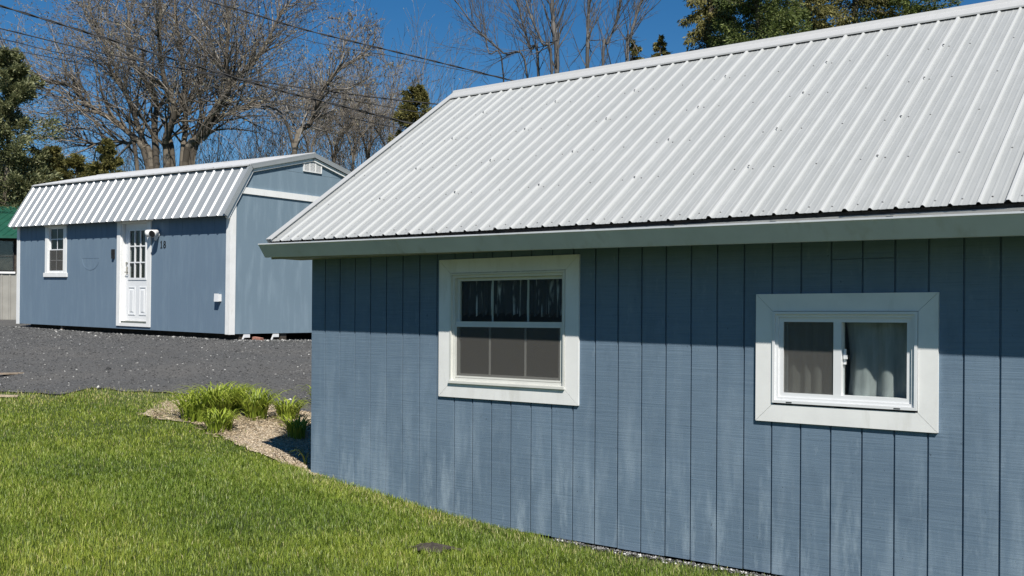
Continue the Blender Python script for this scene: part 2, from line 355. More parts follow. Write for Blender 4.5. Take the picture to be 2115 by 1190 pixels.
pit=(RZ-EZ)/RA
def gable(xa,xb,name,mat):
    top=lambda y: EZ+pit*(y+EO)-.07
    pr=[(0.03,SB),(DEP,SB),(DEP,top(0)),(GA,top(GA)),(0.03,top(0.03))]
    return MB().extrude([(p[0],p[1]+zr(xa)) for p in pr],(xa,0,0),(0,1,0),(0,0,1),(xb-xa,0,0)).build(name,mat,cot)
gable(XL+.001,XL+.03,'gable_wall',M['blue']); gable(XR-.03,XR-.001,'gable_wall',M['blue'])
MB().box(XL+.03,XR-.03,DEP-.03,DEP,SB,ST).build('back_wall',M['blue'],cot)
MB().box(XL+.035,XR-.035,.04,DEP-.04,SB+.02,SB+.08).build('floor_deck',M['wood_dark'],cot)
m=MB(); m.box(XL+.035,XR-.035,1.9,1.93,SB+.1,ST); m.box(3.4,3.43,.05,1.89,SB+.1,ST); m.build('inner_wall',M['inside'],cot)
MB().box(XL+.035,XR-.035,.035,DEP-.035,ST+.01,ST+.03).build('ceiling_board',M['inside'],cot)
# roof
P_W=.9144; NP=10; RX0=-.395
sl_len=math.hypot(RA,RZ-EZ); up=np.array([0,RA,RZ-EZ])/sl_len; nrm=np.array([0,-(RZ-EZ),RA])/sl_len
m=MB(); t_=.03
for s_ in (1,-1):
    y_e=-EO if s_>0 else 2*GA+EO
    prof=[(-EO+.02,EZ+.012-.015),(GA,RZ-.015),(GA,RZ-.045),(-EO+.02,EZ-.035)]
    prof=[(y if s_>0 else 2*GA-y,z) for y,z in prof]
    x0,x1=RX0+.02,RX0+NP*P_W-.02
    m.hexa([(x0,prof[3][0],prof[3][1]+zr(x0)),(x1,prof[3][0],prof[3][1]+zr(x1)),(x1,prof[2][0],prof[2][1]+zr(x1)),(x0,prof[2][0],prof[2][1]+zr(x0)),
            (x0,prof[0][0],prof[0][1]+zr(x0)),(x1,prof[0][0],prof[0][1]+zr(x1)),(x1,prof[1][0],prof[1][1]+zr(x1)),(x0,prof[1][0],prof[1][1]+zr(x0))])
roof=m.build('roof',M['wood_dark'],cot)
def rib_profile(n,pitch,h,bw,tw,minor,first=True,lap=.0):
    """one panel's cross section: n ribs starting with one at 0, closed with a 1.5 mm skin"""
    p=[]
    for i in range(n):
        c=i*pitch; e=.004 if i==0 else 0.0
        p+=[(c-bw/2-e,e*.6),(c-tw/2-e*.5,h+e),(c+tw/2+e*.5,h+e),(c+bw/2+e,e*.3)]
        for j in range(minor):
            q=c+pitch*(j+1)/(minor+1)+ (bw*.0); p+=[(q-.009,0),(q-.004,.0015),(q+.004,.0015),(q+.009,0)]
    p.append((n*pitch-bw/2-.0065,0)); return p+[(u,v-.0016) for u,v in reversed(p)]
pan=rib_profile(6,P_W/6,.0145,.032,.011,2)
U=np.array([1,0,RS])
for k in range(NP):
    x=RX0+.023+k*P_W-(.023 if k else .0); 
    o=np.array([x,-EO,EZ+zr(x)])+nrm*.004+up*rng.uniform(-.004,.004)
    MB().extrude(pan,o,U,nrm,up*(sl_len-.03)).build('roof_panel',M['roof'],roof,attr=[min(1,max(0,v/.012)) for u,v in pan]*2)  # rnd follows profile height and masks the painted sunlit ribs
    upb=np.array([0,-RA,RZ-EZ])/sl_len; nb_=np.array([0,(RZ-EZ),RA])/sl_len
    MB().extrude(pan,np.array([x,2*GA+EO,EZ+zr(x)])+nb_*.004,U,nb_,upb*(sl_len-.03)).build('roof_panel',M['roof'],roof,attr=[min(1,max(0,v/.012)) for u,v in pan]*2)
# screws beside the ribs
m=MB(); XE=RX0+NP*P_W
for k in range(int(NP*6)):
    for r_i,dist in enumerate((.07,.68,1.28,1.9,2.5,3.12)):
        if dist>sl_len-.12: continue
        x=RX0+.023+k*P_W/6+.034+rng.normal(0,.003); 
        if r_i and k%2==0 and k%6: continue
        pts=[((.0,.0),)]
        c=np.array([x,-EO,EZ+zr(x)])+up*(dist+rng.normal(0,.008))+nrm*.004; rd=.0075
        ring=[c+rd*(math.cos(a)*U+math.sin(a)*up) for a in np.arange(6)*math.pi/3]; top=[c+nrm*.006+.55*rd*(math.cos(a)*U+math.sin(a)*up) for a in np.arange(6)*math.pi/3]
        m.add(ring+top,[tuple(range(6,12))]+[(i,(i+1)%6,6+(i+1)%6,6+i) for i in range(6)])
        if k%6==5 and r_i:
            c2=c+U*(P_W/6-.036-.003)+nrm*.0195; ring=[c2+rd*(math.cos(a)*U+math.sin(a)*up) for a in np.arange(6)*math.pi/3]; top=[q+nrm*.006 for q in ring]
            m.add(ring+top,[tuple(range(6,12))]+[(i,(i+1)%6,6+(i+1)%6,6+i) for i in range(6)])
tag(m.build('roof_screws',M['screw'],roof),kind='stuff')
# ridge cap: folded strip with a small raised bead, both slopes
def cap(xa,xb,wd,mat,par,yc,zc_,pitch_,zfun,lift=.026):
    m=MB(); pr=[]
    cs=math.cos(math.atan(pitch_)); 
    prof=[(-wd*cs,-wd*cs*pitch_-.010),(-wd*cs,-wd*cs*pitch_+.004),(-wd*cs*.45,-wd*cs*.45*pitch_+.006),(-.035,-.035*pitch_+.006),(-.02,.012),(0,.020),(.02,.012),(.035,-.035*pitch_+.006),(wd*cs,-wd*cs*pitch_+.004),(wd*cs,-wd*cs*pitch_-.010),(0,-.002)]
    m.extrude([(a,b+lift) for a,b in prof],(xa,yc,zc_+zfun(xa)),(0,1,0),(0,0,1),(xb-xa,0,zfun(xb)-zfun(xa))); return m.build('ridge_cap',mat,par)
cap(RX0-.012,XE+.01,.165,M['cap'],roof,GA,RZ+.0,pit,zr,.034)
# rake trim along both gable edges (left one shows as a bright strip)
for xa,sg in ((RX0,-1),(XE-.02,1)):
    pr=[(-.004*sg*-1 if False else -.02,-.085),(.0,-.085),(.0,.024),(.055,.024),(.055,.032),(-.02,.032)]
    if sg>0: pr=[(-u+.02,v) for u,v in pr]
    for flip in (0,1):
        e=np.array([xa,-EO if not flip else 2*GA+EO,EZ+zr(xa)]); uu=up if not flip else np.array([0,-up[1],up[2]]); nn=nrm if not flip else np.array([0,-nrm[1],nrm[2]])
        MB().extrude(pr,e,(1,0,RS),nn,uu*(sl_len-.015)).build('rake_trim',M['cap'],roof)
# eave: fascia, soffit, gutter
MB().extrude([(-.355,.552),(-.338,.552),(-.338,.690),(-.355,.690)],(RX0+.02,0,z0),(0,1,0),(0,0,1),(XE-RX0-.04,0,RS*(XE-RX0-.04))).build('fascia',M['soffit'],cot)
MB().extrude([(-.337,.560),(-.002,.560),(-.002,.572),(-.337,.572)],(RX0+.02,0,z0),(0,1,0),(0,0,1),(XE-RX0-.04,0,RS*.3*(XE-RX0-.04))).build('soffit',M['soffit'],cot)
GS=-.0142
gp=[(-.358,.672),(-.358,.566),(-.398,.566),(-.403,.573),(-.470,.672),(-.480,.680),(-.480,.690),(-.468,.692),(-.466,.684),(-.474,.682),(-.466,.674),(-.400,.576),(-.396,.570),(-.362,.570),(-.362,.672)]
gx0,gx1=-.41,XE+.02
gut=MB().extrude(gp,(gx0,0,z0+.004),(0,1,0),(0,0,1),(gx1-gx0,0,GS*(gx1-gx0))).build('gutter',M['gutter'],cot)
MB().extrude([(-.358,.675),(-.358,.565),(-.399,.565),(-.404,.573),(-.471,.672),(-.481,.680),(-.481,.690)],(gx0-.004,0,z0+.004),(0,1,0),(0,0,1),(.003,0,0)).build('end_cap',M['gutter'],gut)
for x in np.arange(.35,XE,.72):
    zz=z0+GS*(x-gx0); MB().box(x-.012,x+.012,-.476,-.345,zz+.689,zz+.694).box(x-.02,x+.02,-.474,-.462,zz+.694,zz+.700).build('gutter_hanger',M['steel'],gut)
# ---- windows
def mitre_trim(par,q,mat,y0=-.034,y1=-.0115):
    x0,x1,za,zb,t,tb=q['x0'],q['x1'],q['z0'],q['z1'],q['tw'],q['tb']; g=.0012
    A=[(x0,za),(x1,za),(x1,zb),(x0,zb)]; B=[(x0+t,za+tb),(x1-t,za+tb),(x1-t,zb-tb),(x0+t,zb-tb)]
    for i in range(4):
        j=(i+1)%4; a,b,c,d=[np.array(v) for v in (A[i],A[j],B[j],B[i])]
        e=(b-a)/np.linalg.norm(b-a)*g; a,b,c,d=a+e,b-e,c-e,d+e; dy=(-.0006 if i%2 else 0)
        MB().hexa([(v[0],y1,v[1]) for v in (a,b,c,d)]+[(v[0],y0+dy,v[1]) for v in (a,b,c,d)]).build('trim_board',mat,par)
def frame_ring(m,x0,x1,za,zb,w_,y0,y1):
    m.box(x0,x1,y0,y1,za,za+w_); m.box(x0,x1,y0,y1,zb-w_,zb); m.box(x0,x0+w_,y0,y1,za+w_,zb-w_); m.box(x1-w_,x1,y0,y1,za+w_,zb-w_); return m
# double hung window
q=win1; x0,x1,za,zb=q['x0']+q['tw']+.003,q['x1']-q['tw']-.003,q['z0']+q['tb']+.012,q['z1']-q['tb']-.003
m=MB(); frame_ring(m,x0,x1,za,zb,.016,-.040,.03); frame_ring(m,x0+.0165,x1-.0165,za+.0165,zb-.0165,.022,-.020,.06); m.box(x0-.004,x1+.004,-.052,-.036,za-.008,za+.012)
W1=m.build('window',M['alu'],cot); tag(W1,'double hung window with grey insect screen over the lower sash')
mitre_trim(W1,q,M['white'])
ix0,ix1,iz0,iz1=x0+.040,x1-.040,za+.040,zb-.040; mid=iz0+(iz1-iz0)*.52
m=frame_ring(MB(),ix0,ix1,mid-.005,iz1,.024,.018,.042); us=m.build('upper_sash',M['alu'],W1)
m=frame_ring(MB(),ix0,ix1,iz0,mid+.038,.036,-.006,.016); ls=m.build('lower_sash',M['alu'],W1)
for par,a,b,y in ((us,mid,iz1,.030),(ls,iz0,mid+.038,.006)):
    MB().box(ix0+.02,ix1-.02,y-.002,y+.002,a+.02,b-.02).build('pane',M['glass'],W1)
    for fx in (1/3,2/3):
        xx=ix0+(ix1-ix0)*fx; MB().box(xx-.008,xx+.008,*((y+.0025,y+.0085) if par is us else (y-.0085,y-.0025)),a+.024,b-.024).build('muntin',M['alu'],W1)
m=frame_ring(MB(),ix0+.002,ix1-.002,iz0+.002,mid+.006,.014,-.014,-.0065); m.build('screen_frame',M['alu'],W1)
MB().box(ix0+.016,ix1-.016,-.0105,-.0095,iz0+.016,mid-.008).build('insect_screen',M['screen'],W1)
# slider window
q=win2; x0,x1,za,zb=q['x0']+q['tw']+.003,q['x1']-q['tw']-.003,q['z0']+q['tb']+.014,q['z1']-q['tb']-.003
m=MB(); frame_ring(m,x0,x1,za,zb,.018,-.044,.03); frame_ring(m,x0+.0185,x1-.0185,za+.0185,zb-.0185,.020,-.030,.05); frame_ring(m,x0+.039,x1-.039,za+.039,zb-.039,.030,-.018,.05)
W2=m.build('window',M['vinyl'],cot); tag(W2,'two pane sliding window with curtains and stained lower trim')
mitre_trim(W2,q,M['white'])
ix0,ix1,iz0,iz1=x0+.069,x1-.069,za+.069,zb-.069; xm=ix0+(ix1-ix0)*.455
MB().box(xm-.026,xm+.026,-.0175,.046,iz0-.002,iz1+.002).build('meeting_stile',M['vinyl'],W2)
for a,b,y in ((ix0,xm-.026,.004),(xm+.026,ix1,.024)):
    MB().box(a,b,y-.002,y+.002,iz0,iz1).build('pane',M['glass'],W2)
MB().box(ix0+.012,ix0+.020,.008,.02,iz0,iz1).build('screen_frame',M['vinyl'],W2)
MB().box(ix0,xm-.027,-.0095,-.0085,iz0,iz1).build('insect_screen',M['screen'],W2)
MB().box(xm+.030,xm+.046,.012,.022,iz0+.20,iz0+.30).box(xm+.034,xm+.058,-.001,.012,iz0+.235,iz0+.262).build('latch',M['vinyl'],W2)
for xx in (x0+.12,x1-.12): MB().box(xx-.02,xx+.02,-.0455,-.0435,za+.004,za+.010).build('weep_slot',M['black'],W2)
# curtains (things hanging inside)
def curtain(name,x0,x1,za,zb,y,folds,amp,mat,label,cat='curtain',taper=0.0,hem=0.0):
    nxx,nz=int(folds*8),10; V=[];ph=rng.uniform(0,6,4)
    for j in range(nz+1):
        t=j/nz
        for i in range(nxx+1):
            u=i/nxx; xx=x0+(x1-x0)*(u+(taper*(.5-u)*math.sin(math.pi*t)*.6)); a=amp*(.5+.5*t)
            yy=y+a*math.sin(2*math.pi*folds*u+ph[0]+.5*math.sin(9*u+ph[1]))+.3*a*math.sin(4.1*math.pi*folds*u+ph[2])
            V.append((xx,yy,zb+(za-zb)*t+(hem*math.sin(math.pi*folds*u)**2 if j==nz else 0)))
    Fc=np.array([(j*(nxx+1)+i,j*(nxx+1)+i+1,(j+1)*(nxx+1)+i+1,(j+1)*(nxx+1)+i) for j in range(nz) for i in range(nxx)])
    V=np.array(V); o=np_mesh(name,V-np.array([x0,y,za]),Fc,mat,None,smooth=True)
    mw=Matrix.Translation((O[0],O[1],0))@Matrix.Rotation(-ANG,4,'Z'); o.matrix_world=mw@Matrix.Translation((x0,y,za))
    md=o.modifiers.new('thick','SOLIDIFY'); md.thickness=.002; return tag(o,label,cat)
q=win1; curtain('valance_curtain',q['x0']+.14,q['x1']-.14,.02+z0,.40+z0,.12,15,.018,M['lace'],'pleated lace valance behind the upper sash of the double hung window',hem=.03)
q=win2; curtain('sheer_curtain',q['x0']+.16,4.87,-.60+z0,.05+z0,.065,4,.02,M['sheer'],'sheer beige curtain behind the screened left pane of the small window')
curtain('sheer_curtain',4.93,q['x1']-.16,-.60+z0,.05+z0,.072,2.5,.030,M['sheer2'],'sheer white curtain behind the clear right pane of the small window',taper=.25)

# ================================================================== SHED
sx,sy,sz_,syaw,ta,tb,SL,He,ov,kb,kc,ab,ac=[-5.47758,19.70227,-0.31665,0.62537,0.01983,0.00657,7.79592,2.33,0.17,0.41877,3.30,2.08409,3.725]
d2=np.array([math.cos(syaw),-math.sin(syaw),0]); n2=np.array([-math.sin(syaw),-math.cos(syaw),0]); zz=np.array([0,0,1.])
a_=-d2+zz*ta; a_/=np.linalg.norm(a_); b_=-n2+zz*tb; b_-=a_*(a_@b_); b_/=np.linalg.norm(b_); c_=np.cross(-a_,b_)
shed=empty('barn_shed'); SM=Matrix([[-a_[i],b_[i],c_[i],(sx,sy,sz_+ZC)[i]] for i in range(3)]+[[0,0,0,1]]); shed.matrix_world=SM
SMn=np.array(SM)
def sw(x,y,z): return (SMn@np.array([x,y,z,1]))[:3]
tag(shed,'far blue barn shaped shed with gambrel metal roof and white door','shed')
SD=2*ab
sops=[(-6.46,-5.80,1.20,2.26),(-3.60,-2.64,.13,2.27)]
ops_c=ops; ops=sops
sb=[-SL]; x=-SL+.203
while x<-.05: sb.append(x); x+=.2032
sb.append(0)
for a,b in zip(sb[:-1],sb[1:]):
    g=.003; lay_board(a+g,b-g,0,He+.18,-.008+rng.uniform(-.0006,.0006),.003,M['blue2'],shed)
m=MB(); xs_=[-SL+.004,-6.46,-5.80,-3.60,-2.64,-.004]
for a,b in zip(xs_[:-1],xs_[1:]):
    for r in wall_pieces(a+1e-4,b-1e-4,.004,He+.18): m.box(r[0],r[1],-.002,.04,r[2],r[3])
m.build('wall_sheathing',M['blue2'],shed); ops=ops_c
ktop=lambda y: (He-.03+(kc-He)*(y+ov)/(kb+ov)) if y<kb else kc+(ac-kc)*(y-kb)/(ab-kb)
def gpanel(z_lo,z_hi,x,name='gable_panel'):
    """slice of the gambrel outline between two heights, y mirrored about the middle"""
    L_=[]
    ysamp=[y for y in (0.0,kb,ab)]
    def yin(z):
        if z<=ktop(0)-.04: return 0.0
        if z<=kc-.04: return (z+.04-(He-.03))*(kb+ov)/(kc-He)-ov
        return kb+(z+.04-kc)*(ab-kb)/(ac-kc)
    zsA=[z_lo]+[z for z in (ktop(0)-.04,kc-.04) if z_lo<z<z_hi]+[z_hi]
    left=[(max(0,yin(z)),z) for z in zsA]; right=[(SD-y,z) for y,z in reversed(left)]
    pts=[]
    for p in left+right:
        if not pts or abs(p[0]-pts[-1][0])+abs(p[1]-pts[-1][1])>1e-6: pts.append(p)
    return MB().extrude(pts,(x,0,0),(0,1,0),(0,0,1),(.03,0,0)).build(name,M['blue3'],shed)
gpanel(0,2.80,-.03); gpanel(2.801,3.318,-.031); gpanel(3.322,ac-.05,-.0305)
gpanel(0,ac-.05,-SL,'gable_wall')
MB().box(-SL+.03,-.032,SD-.03,SD,0,He+.15).build('back_wall',M['blue2'],shed)
MB().box(-SL+.04,-.04,.045,SD-.04,.005,.09).build('floor_deck',M['wood_dark'],shed)
MB().box(-SL+.04,-.04,1.6,1.62,.1,He).build('inner_wall',M['inside'],shed)
for y0,y1,x0,x1 in ((-.026,-.0085,-.10,.0),( -.026,-.0085,-SL,-SL+.095)):
    MB().box(x0,x1,y0,y1,-.01,He+.05).build('corner_board',M['white'],shed)
MB().box(.0005,.022,-.026,.115,-.012,He+.28).build('corner_board',M['white'],shed)
MB().box(.0005,.022,SD-.11,SD+.02,-.012,He+.28).build('corner_board',M['white'],shed)
MB().box(-SL-.022,-SL-.0005,-.026,.10,-.012,He+.1).build('corner_board',M['white'],shed)
MB().box(.0005,.030,.24,SD-.24,2.748,2.872).build('band_trim',M['white'],shed)
v=MB(); frame_ring(v,0,.52,3.35,3.585,.02,0,.03)
vent=MB()
frame=[(1.885,2.40,3.36,3.585)]
y0,y1,za,zb=1.83,2.34,3.36,3.60
for a in ((y0,y1,za,za+.022),(y0,y1,zb-.022,zb),(y0,y0+.02,za+.022,zb-.022),(y1-.02,y1,za+.022,zb-.022),((y0+y1)/2-.09,(y0+y1)/2-.075,za+.022,zb-.022),((y0+y1)/2+.075,(y0+y1)/2+.09,za+.022,zb-.022)): vent.box(.001,.03,a[0],a[1],a[2],a[3])
vent=vent.build('gable_vent',M['white'],shed)
for k in range(9):
    z=za+.03+k*.0195; MB().hexa([(.004,y0+.02,z+.012),(.024,y0+.02,z),(.024,y1-.02,z),(.004,y1-.02,z+.012),(.004,y0+.02,z+.018),(.024,y0+.02,z+.006),(.024,y1-.02,z+.006),(.004,y1-.02,z+.018)]).build('slat',M['white'],vent)
# shed roof
XA,XB=-SL-.08,.08
m=MB(); off=.03
for fl in (0,1):
    f_=(lambda y: y) if not fl else (lambda y: SD-y)
    for (ya,z_a),(yb_,z_b) in (((-ov+.01,He),(kb,kc)),((kb,kc),(ab,ac))):
        m.hexa([(XA+.03,f_(ya),z_a-.04),(XB-.03,f_(ya),z_a-.04),(XB-.03,f_(yb_),z_b-.04),(XA+.03,f_(yb_),z_b-.04),(XA+.03,f_(ya),z_a-.01),(XB-.03,f_(ya),z_a-.01),(XB-.03,f_(yb_),z_b-.01),(XA+.03,f_(yb_),z_b-.01)])
sroof=m.build('roof',M['wood_dark'],shed)
PW=(XB-XA)/7; pan2=rib_profile(4,PW/4,.024,.062,.026,1)
for fl in (0,1):
    for (ya,z_a),(yb_,z_b),ex in (((-ov-.03,He-.055),(kb,kc),0.0),((kb-.05,kc-.012),(ab,ac+.002),.012)):
        uv=np.array([0,yb_-ya,z_b-z_a]); ln=np.linalg.norm(uv); uv/=ln; nv=np.array([0,-uv[2],uv[1]])
        if fl: uv=uv*[1,-1,1]; nv=nv*[1,-1,1]; ya=SD-ya
        for k in range(7):
            MB().extrude(pan2,np.array([XA+.045+k*PW-(.0 if k else 0),ya,z_a])+nv*(.002+ex),(1,0,0),nv,uv*(ln-.005)).build('roof_panel',M['roof2'],sroof,attr=[min(1,max(0,v/.016)) for u,v in pan2]*2)  # same height mask: shed ribs get the painted sunlit tone
cap(XA,XB,.16,M['cap'],sroof,ab,ac+.012,(ac-kc)/(ab-kb),lambda x:0,.022)
m=MB(); m.extrude([(0,0),(.13,.0375),(.13,.043),(-.004,.006),(-.006,-.016),(0,-.016)],(XA,kb-.062,kc+.012),(0,1,0),(0,0,1),(XB-XA,0,0)); m.build('drip_edge',M['cap'],sroof)
# rake trims on the right gable: steel edge and white board below, for each of the slopes
for fl in (0,1):
    for (ya,z_a),(yb_,z_b) in (((-ov-.02,He-.04),(kb,kc)),((kb,kc),(ab,ac))):
        uv=np.array([0,yb_-ya,z_b-z_a]); ln=np.linalg.norm(uv); uv/=ln; nv=np.array([0,-uv[2],uv[1]]); e=np.array([0,ya,z_a])
        if fl: uv=uv*[1,-1,1]; nv=nv*[1,-1,1]; e[1]=SD-ya
        for xo,sg in ((XB,1),(XA,-1)):
            MB().extrude([(0,-.055),(.006*sg,-.055),(.006*sg,.040),(-.05*sg,.040),(-.05*sg,.034),(0,.034)],e+[xo,0,0],(1,0,0),nv,uv*ln).build('rake_edge',M['roof2'],sroof)
            xi=.024 if sg>0 else -SL-.024
            MB().extrude([(0,-.125),(.045*sg,-.125),(.045*sg,-.058),(0,-.058)],e+[xi-.023*sg,0,0],(1,0,0),nv,uv*ln).build('rake_board',M['white'],sroof)
# window on the shed
x0,x1,za,zb=-6.46,-5.80,1.20,2.26
m=MB(); m.box(x0-.11,x0,-.032,-.009,za,zb+.0); m.box(x1,x1+.11,-.032,-.009,za,zb)
frame_ring(m,x0,x1,za,zb,.028,-.022,.04); SWN=m.build('window',M['white'],shed)
MB().box(x0-.15,x1+.15,-.048,-.009,za-.095,za-.001).build('sill',M['white'],SWN)
MB().box(x0-.14,x1+.14,-.044,-.009,zb+.001,zb+.075).build('head_trim',M['white'],SWN)
md_=za+(zb-za)*.49
for a,b,y,nm in ((md_-.012,zb-.028,.012,'upper_sash'),(za+.028,md_+.02,-.008,'lower_sash')):
    s_=frame_ring(MB(),x0+.029,x1-.029,a,b,.03,y,y+.018).build(nm,M['vinyl'],SWN)
    MB().box(x0+.055,x1-.055,y+.008,y+.011,a+.026,b-.026).build('pane',M['glass'],SWN)
    MB().box((x0+x1)/2-.009,(x0+x1)/2+.009,y+.001,y+.007,a+.03,b-.03).build('muntin',M['vinyl'],SWN)
    MB().box(x0+.06,x1-.06,y+.0015,y+.0065,(a+b)/2-.009,(a+b)/2+.009).build('muntin',M['vinyl'],SWN)
MB().box(x0+.055,x1-.055,-.013,-.012,za+.05,md_).build('insect_screen',M['screen'],SWN)
# door
x0,x1,za,zb=-3.60,-2.64,.13,2.27
m=MB(); m.box(x0-.12,x0,-.034,-.009,.06,zb); m.box(x1,x1+.12,-.034,-.009,.06,zb); m.box(x0,x1,-.034,-.009,.06,za)
m.box(x0,x0+.03,-.008,.13,za,zb); m.box(x1-.03,x1,-.008,.13,za,zb); m.box(x0+.03,x1-.03,-.008,.13,zb-.03,zb)
DR=m.build('door',M['white'],shed); tag(DR,'white half glazed door with nine panes and two raised panels')
MB().box(x0-.16,x1+.16,-.046,-.009,zb+.001,zb+.075).build('head_trim',M['white'],DR)
MB().box(x0+.03,x1-.03,-.02,.12,za+.002,za+.035).build('threshold',M['steel'],DR)
dx0,dx1,dz0,dz1=x0+.033,x1-.033,za+.04,zb-.033; dy=.075
gx0_,gx1_,gz0_,gz1_=dx0+.15,dx1-.15,dz0+.90,dz1-.13
m=MB(); 
for r in ((dx0,gx0_,dz0,dz1),(gx1_,dx1,dz0,dz1),(gx0_,gx1_,dz0,gz0_),(gx0_,gx1_,gz1_,dz1)): m.box(r[0],r[1],dy,dy+.04,r[2],r[3])
slab=m.build('slab',M['vinyl'],DR)
frame_ring(MB(),gx0_-.025,gx1_+.025,gz0_-.025,gz1_+.025,.045,dy-.014,dy-.001).build('glazing_frame',M['vinyl'],DR)
for i in range(3):
    for j in range(3):
        wx=(gx1_-gx0_)/3; wz=(gz1_-gz0_)/3
        MB().box(gx0_+i*wx+.008,gx0_+(i+1)*wx-.008,dy+.012,dy+.016,gz0_+j*wz+.008,gz0_+(j+1)*wz-.008).build('pane',M['glass'],DR)
for i in (1,2):
    xx=gx0_+(gx1_-gx0_)*i/3; MB().box(xx-.013,xx+.013,dy-.012,dy+.02,gz0_,gz1_).build('muntin',M['vinyl'],DR)
    zq=gz0_+(gz1_-gz0_)*i/3; MB().box(gx0_,gx1_,dy-.010,dy+.019,zq-.013,zq+.013).build('muntin',M['vinyl'],DR)
for a,b in ((dx0+.13,dx0+.37),(dx1-.37,dx1-.13)):
    m=MB(); za_,zb_=dz0+.13,dz0+.73
    frame_ring(m,a,b,za_,zb_,.022,dy-.011,dy-.0005)
    q=[(a+.05,za_+.05),(b-.05,za_+.05),(b-.05,zb_-.05),(a+.05,zb_-.05)]; q2=[(a+.075,za_+.075),(b-.075,za_+.075),(b-.075,zb_-.075),(a+.075,zb_-.075)]
    m.hexa([(u,dy-.0005,v) for u,v in q]+[(u,dy-.012,v) for u,v in q2]); m.build('raised_panel',M['vinyl'],DR)
hx=dx0+.07; m=MB(); m.box(hx-.03,hx+.03,dy-.010,dy-.001,1.17,1.33); m.tube([(hx,dy-.01,1.21),(hx,dy-.06,1.21)],.012); m.tube([(hx-.005,dy-.055,1.21),(hx+.11,dy-.055,1.205)],.010); m.tube([(hx,dy-.001,1.40),(hx,dy-.028,1.40)],.028,12)
m.build('handle',M['steel'],DR)
# house number 1 8
def flat_strokes(m,strokes,o,hgt,th,wd):
    for pts,w_ in strokes:
        for (u0,v0),(u1,v1) in zip(pts[:-1],pts[1:]):
            t=np.array([u1-u0,v1-v0]); t/=np.linalg.norm(t)+1e-9; nq=np.array([-t[1],t[0]])*w_/2; a=np.array([u0,v0])-t*w_*.3; b=np.array([u1,v1])+t*w_*.3
            q=[a-nq,b-nq,b+nq,a+nq]; m.hexa([(o[0]+p[0]*hgt,-.0085,o[1]+p[1]*hgt) for p in q]+[(o[0]+p[0]*hgt,-.0085-th,o[1]+p[1]*hgt) for p in q])
circ=lambda cx,cy,rx,ry: [(cx+rx*math.cos(a),cy+ry*math.sin(a)) for a in np.linspace(0,2*math.pi,17)]
m=MB(); flat_strokes(m,[([(.2,.03),(.2,.97)],.16),([(.02,.8),(.2,.97)],.10),([(.0,.03),(.42,.03)],.08)],(-2.21,1.70),.145,.006,1); m.build('house_number_digit',M['black'],shed)
m=MB(); flat_strokes(m,[(circ(.3,.26,.22,.23),.14),(circ(.3,.73,.18,.21),.13)],(-2.115,1.70),.145,.006,1); m.build('house_number_digit',M['black'],shed)
# ghost of a painted-over half-round hanger on the wall
m=MB(); arc=[(-4.745+.33*math.cos(a),-.0095,1.52+.26*math.sin(a)) for a in np.linspace(math.pi,2*math.pi,20)]
m.tube(arc,.005,6); m.tube([(-5.075,-.0095,1.52),(-4.415,-.0095,1.52)],.003,6); m.tube([(-4.86,-.0095,1.40),(-4.86,-.0095,1.52)],.003,5); m.tube([(-4.63,-.0095,1.40),(-4.63,-.0095,1.52)],.003,5)
m.build('wall_hanger',M['blue2'],shed)
# skids and supports under the shed
for y in (.35,1.4,2.7,3.75): MB().box(-SL+.1,-.04,y-.08,y+.08,-.16,-.002).build('skid',M['wood_dark'],shed)
def place(o,x,y,z): o.matrix_world=SM@Matrix.Translation((x,y,z)); return o
def sground(x,y):
    p=sw(x,y,0); return float(gz(p[0],p[1]))-p[2]
for i,(yy) in enumerate((.42,1.16)):
    m=MB(); zg=-.15
    m.box(-.01,.02,-.07,.07,-.075,-.01); m.hexa([(-.01,-.13,zg),(.015,-.13,zg),(.015,-.105,zg),(-.01,-.105,zg),(-.01,-.07,-.03),(.015,-.07,-.03),(.015,-.045,-.03),(-.01,-.045,-.03)])
    o=m.build('skid_bracket',M['vinyl']); place(o,.0,yy,0)
    tag(o,['white metal bracket under the shed end nearest the corner board','white metal bracket under the shed end farther from the corner board'][i],'bracket','brackets under the shed')
o=MB().box(-.1,.1,-.05,.05,0,.065).build('brick',M['brick']); p=sw(.12,.60,0); o.location=(p[0],p[1],float(gz(p[0],p[1]))+.003); o.rotation_euler=(0.05,.12,-.4)
tag(o,'loose red brick on the gravel beside the shed end','brick')
o=MB().box(-.03,.03,-.03,.03,-.22,-.005).build('support_post',M['pole']); place(o,-5.95,.06,0); tag(o,'short grey wooden stub holding up the shed front under its window','post')
# flood light on the shed wall
fl=empty('flood_light'); fl.matrix_world=SM@Matrix.Translation((-2.29,-.009,1.99)); tag(fl,'white twin head flood light beside the shed door','light')
m=MB().tube([(0,0,0),(0,-.035,0)],.065,14); m.build('base',M['lampwhite'],fl,True)
MB().tube([(0,-.03,-.03),(0,-.06,-.09),(0,-.075,-.13)],[.03,.034,.022],10).build('motion_sensor',M['lampwhite'],fl,True)
for sx_,dirv in ((-1,(-.85,-.5,-.22)),(1,(.35,-.9,-.30))):
    dv=np.array(dirv); dv/=np.linalg.norm(dv); p0=np.array([.035*sx_,-.05,.045]); 
    h=MB().tube([p0-dv*.03,p0,p0+dv*.05,p0+dv*.15,p0+dv*.19],[.02,.045,.055,.075,.078],14).build('lamp_head',M['lampwhite'],fl,True)
    MB().tube([p0+dv*.186,p0+dv*.193],[.07,.07],14).build('lens',M['black'],h)
o=MB().box(-.035,.035,-.045,-.001,-.10,.10).box(-.025,.025,-.055,-.045,-.02,.08).build('doorbell_camera',M['black']); place(o,-3.86,-.009,1.60); tag(o,'small black doorbell camera left of the shed door','doorbell')
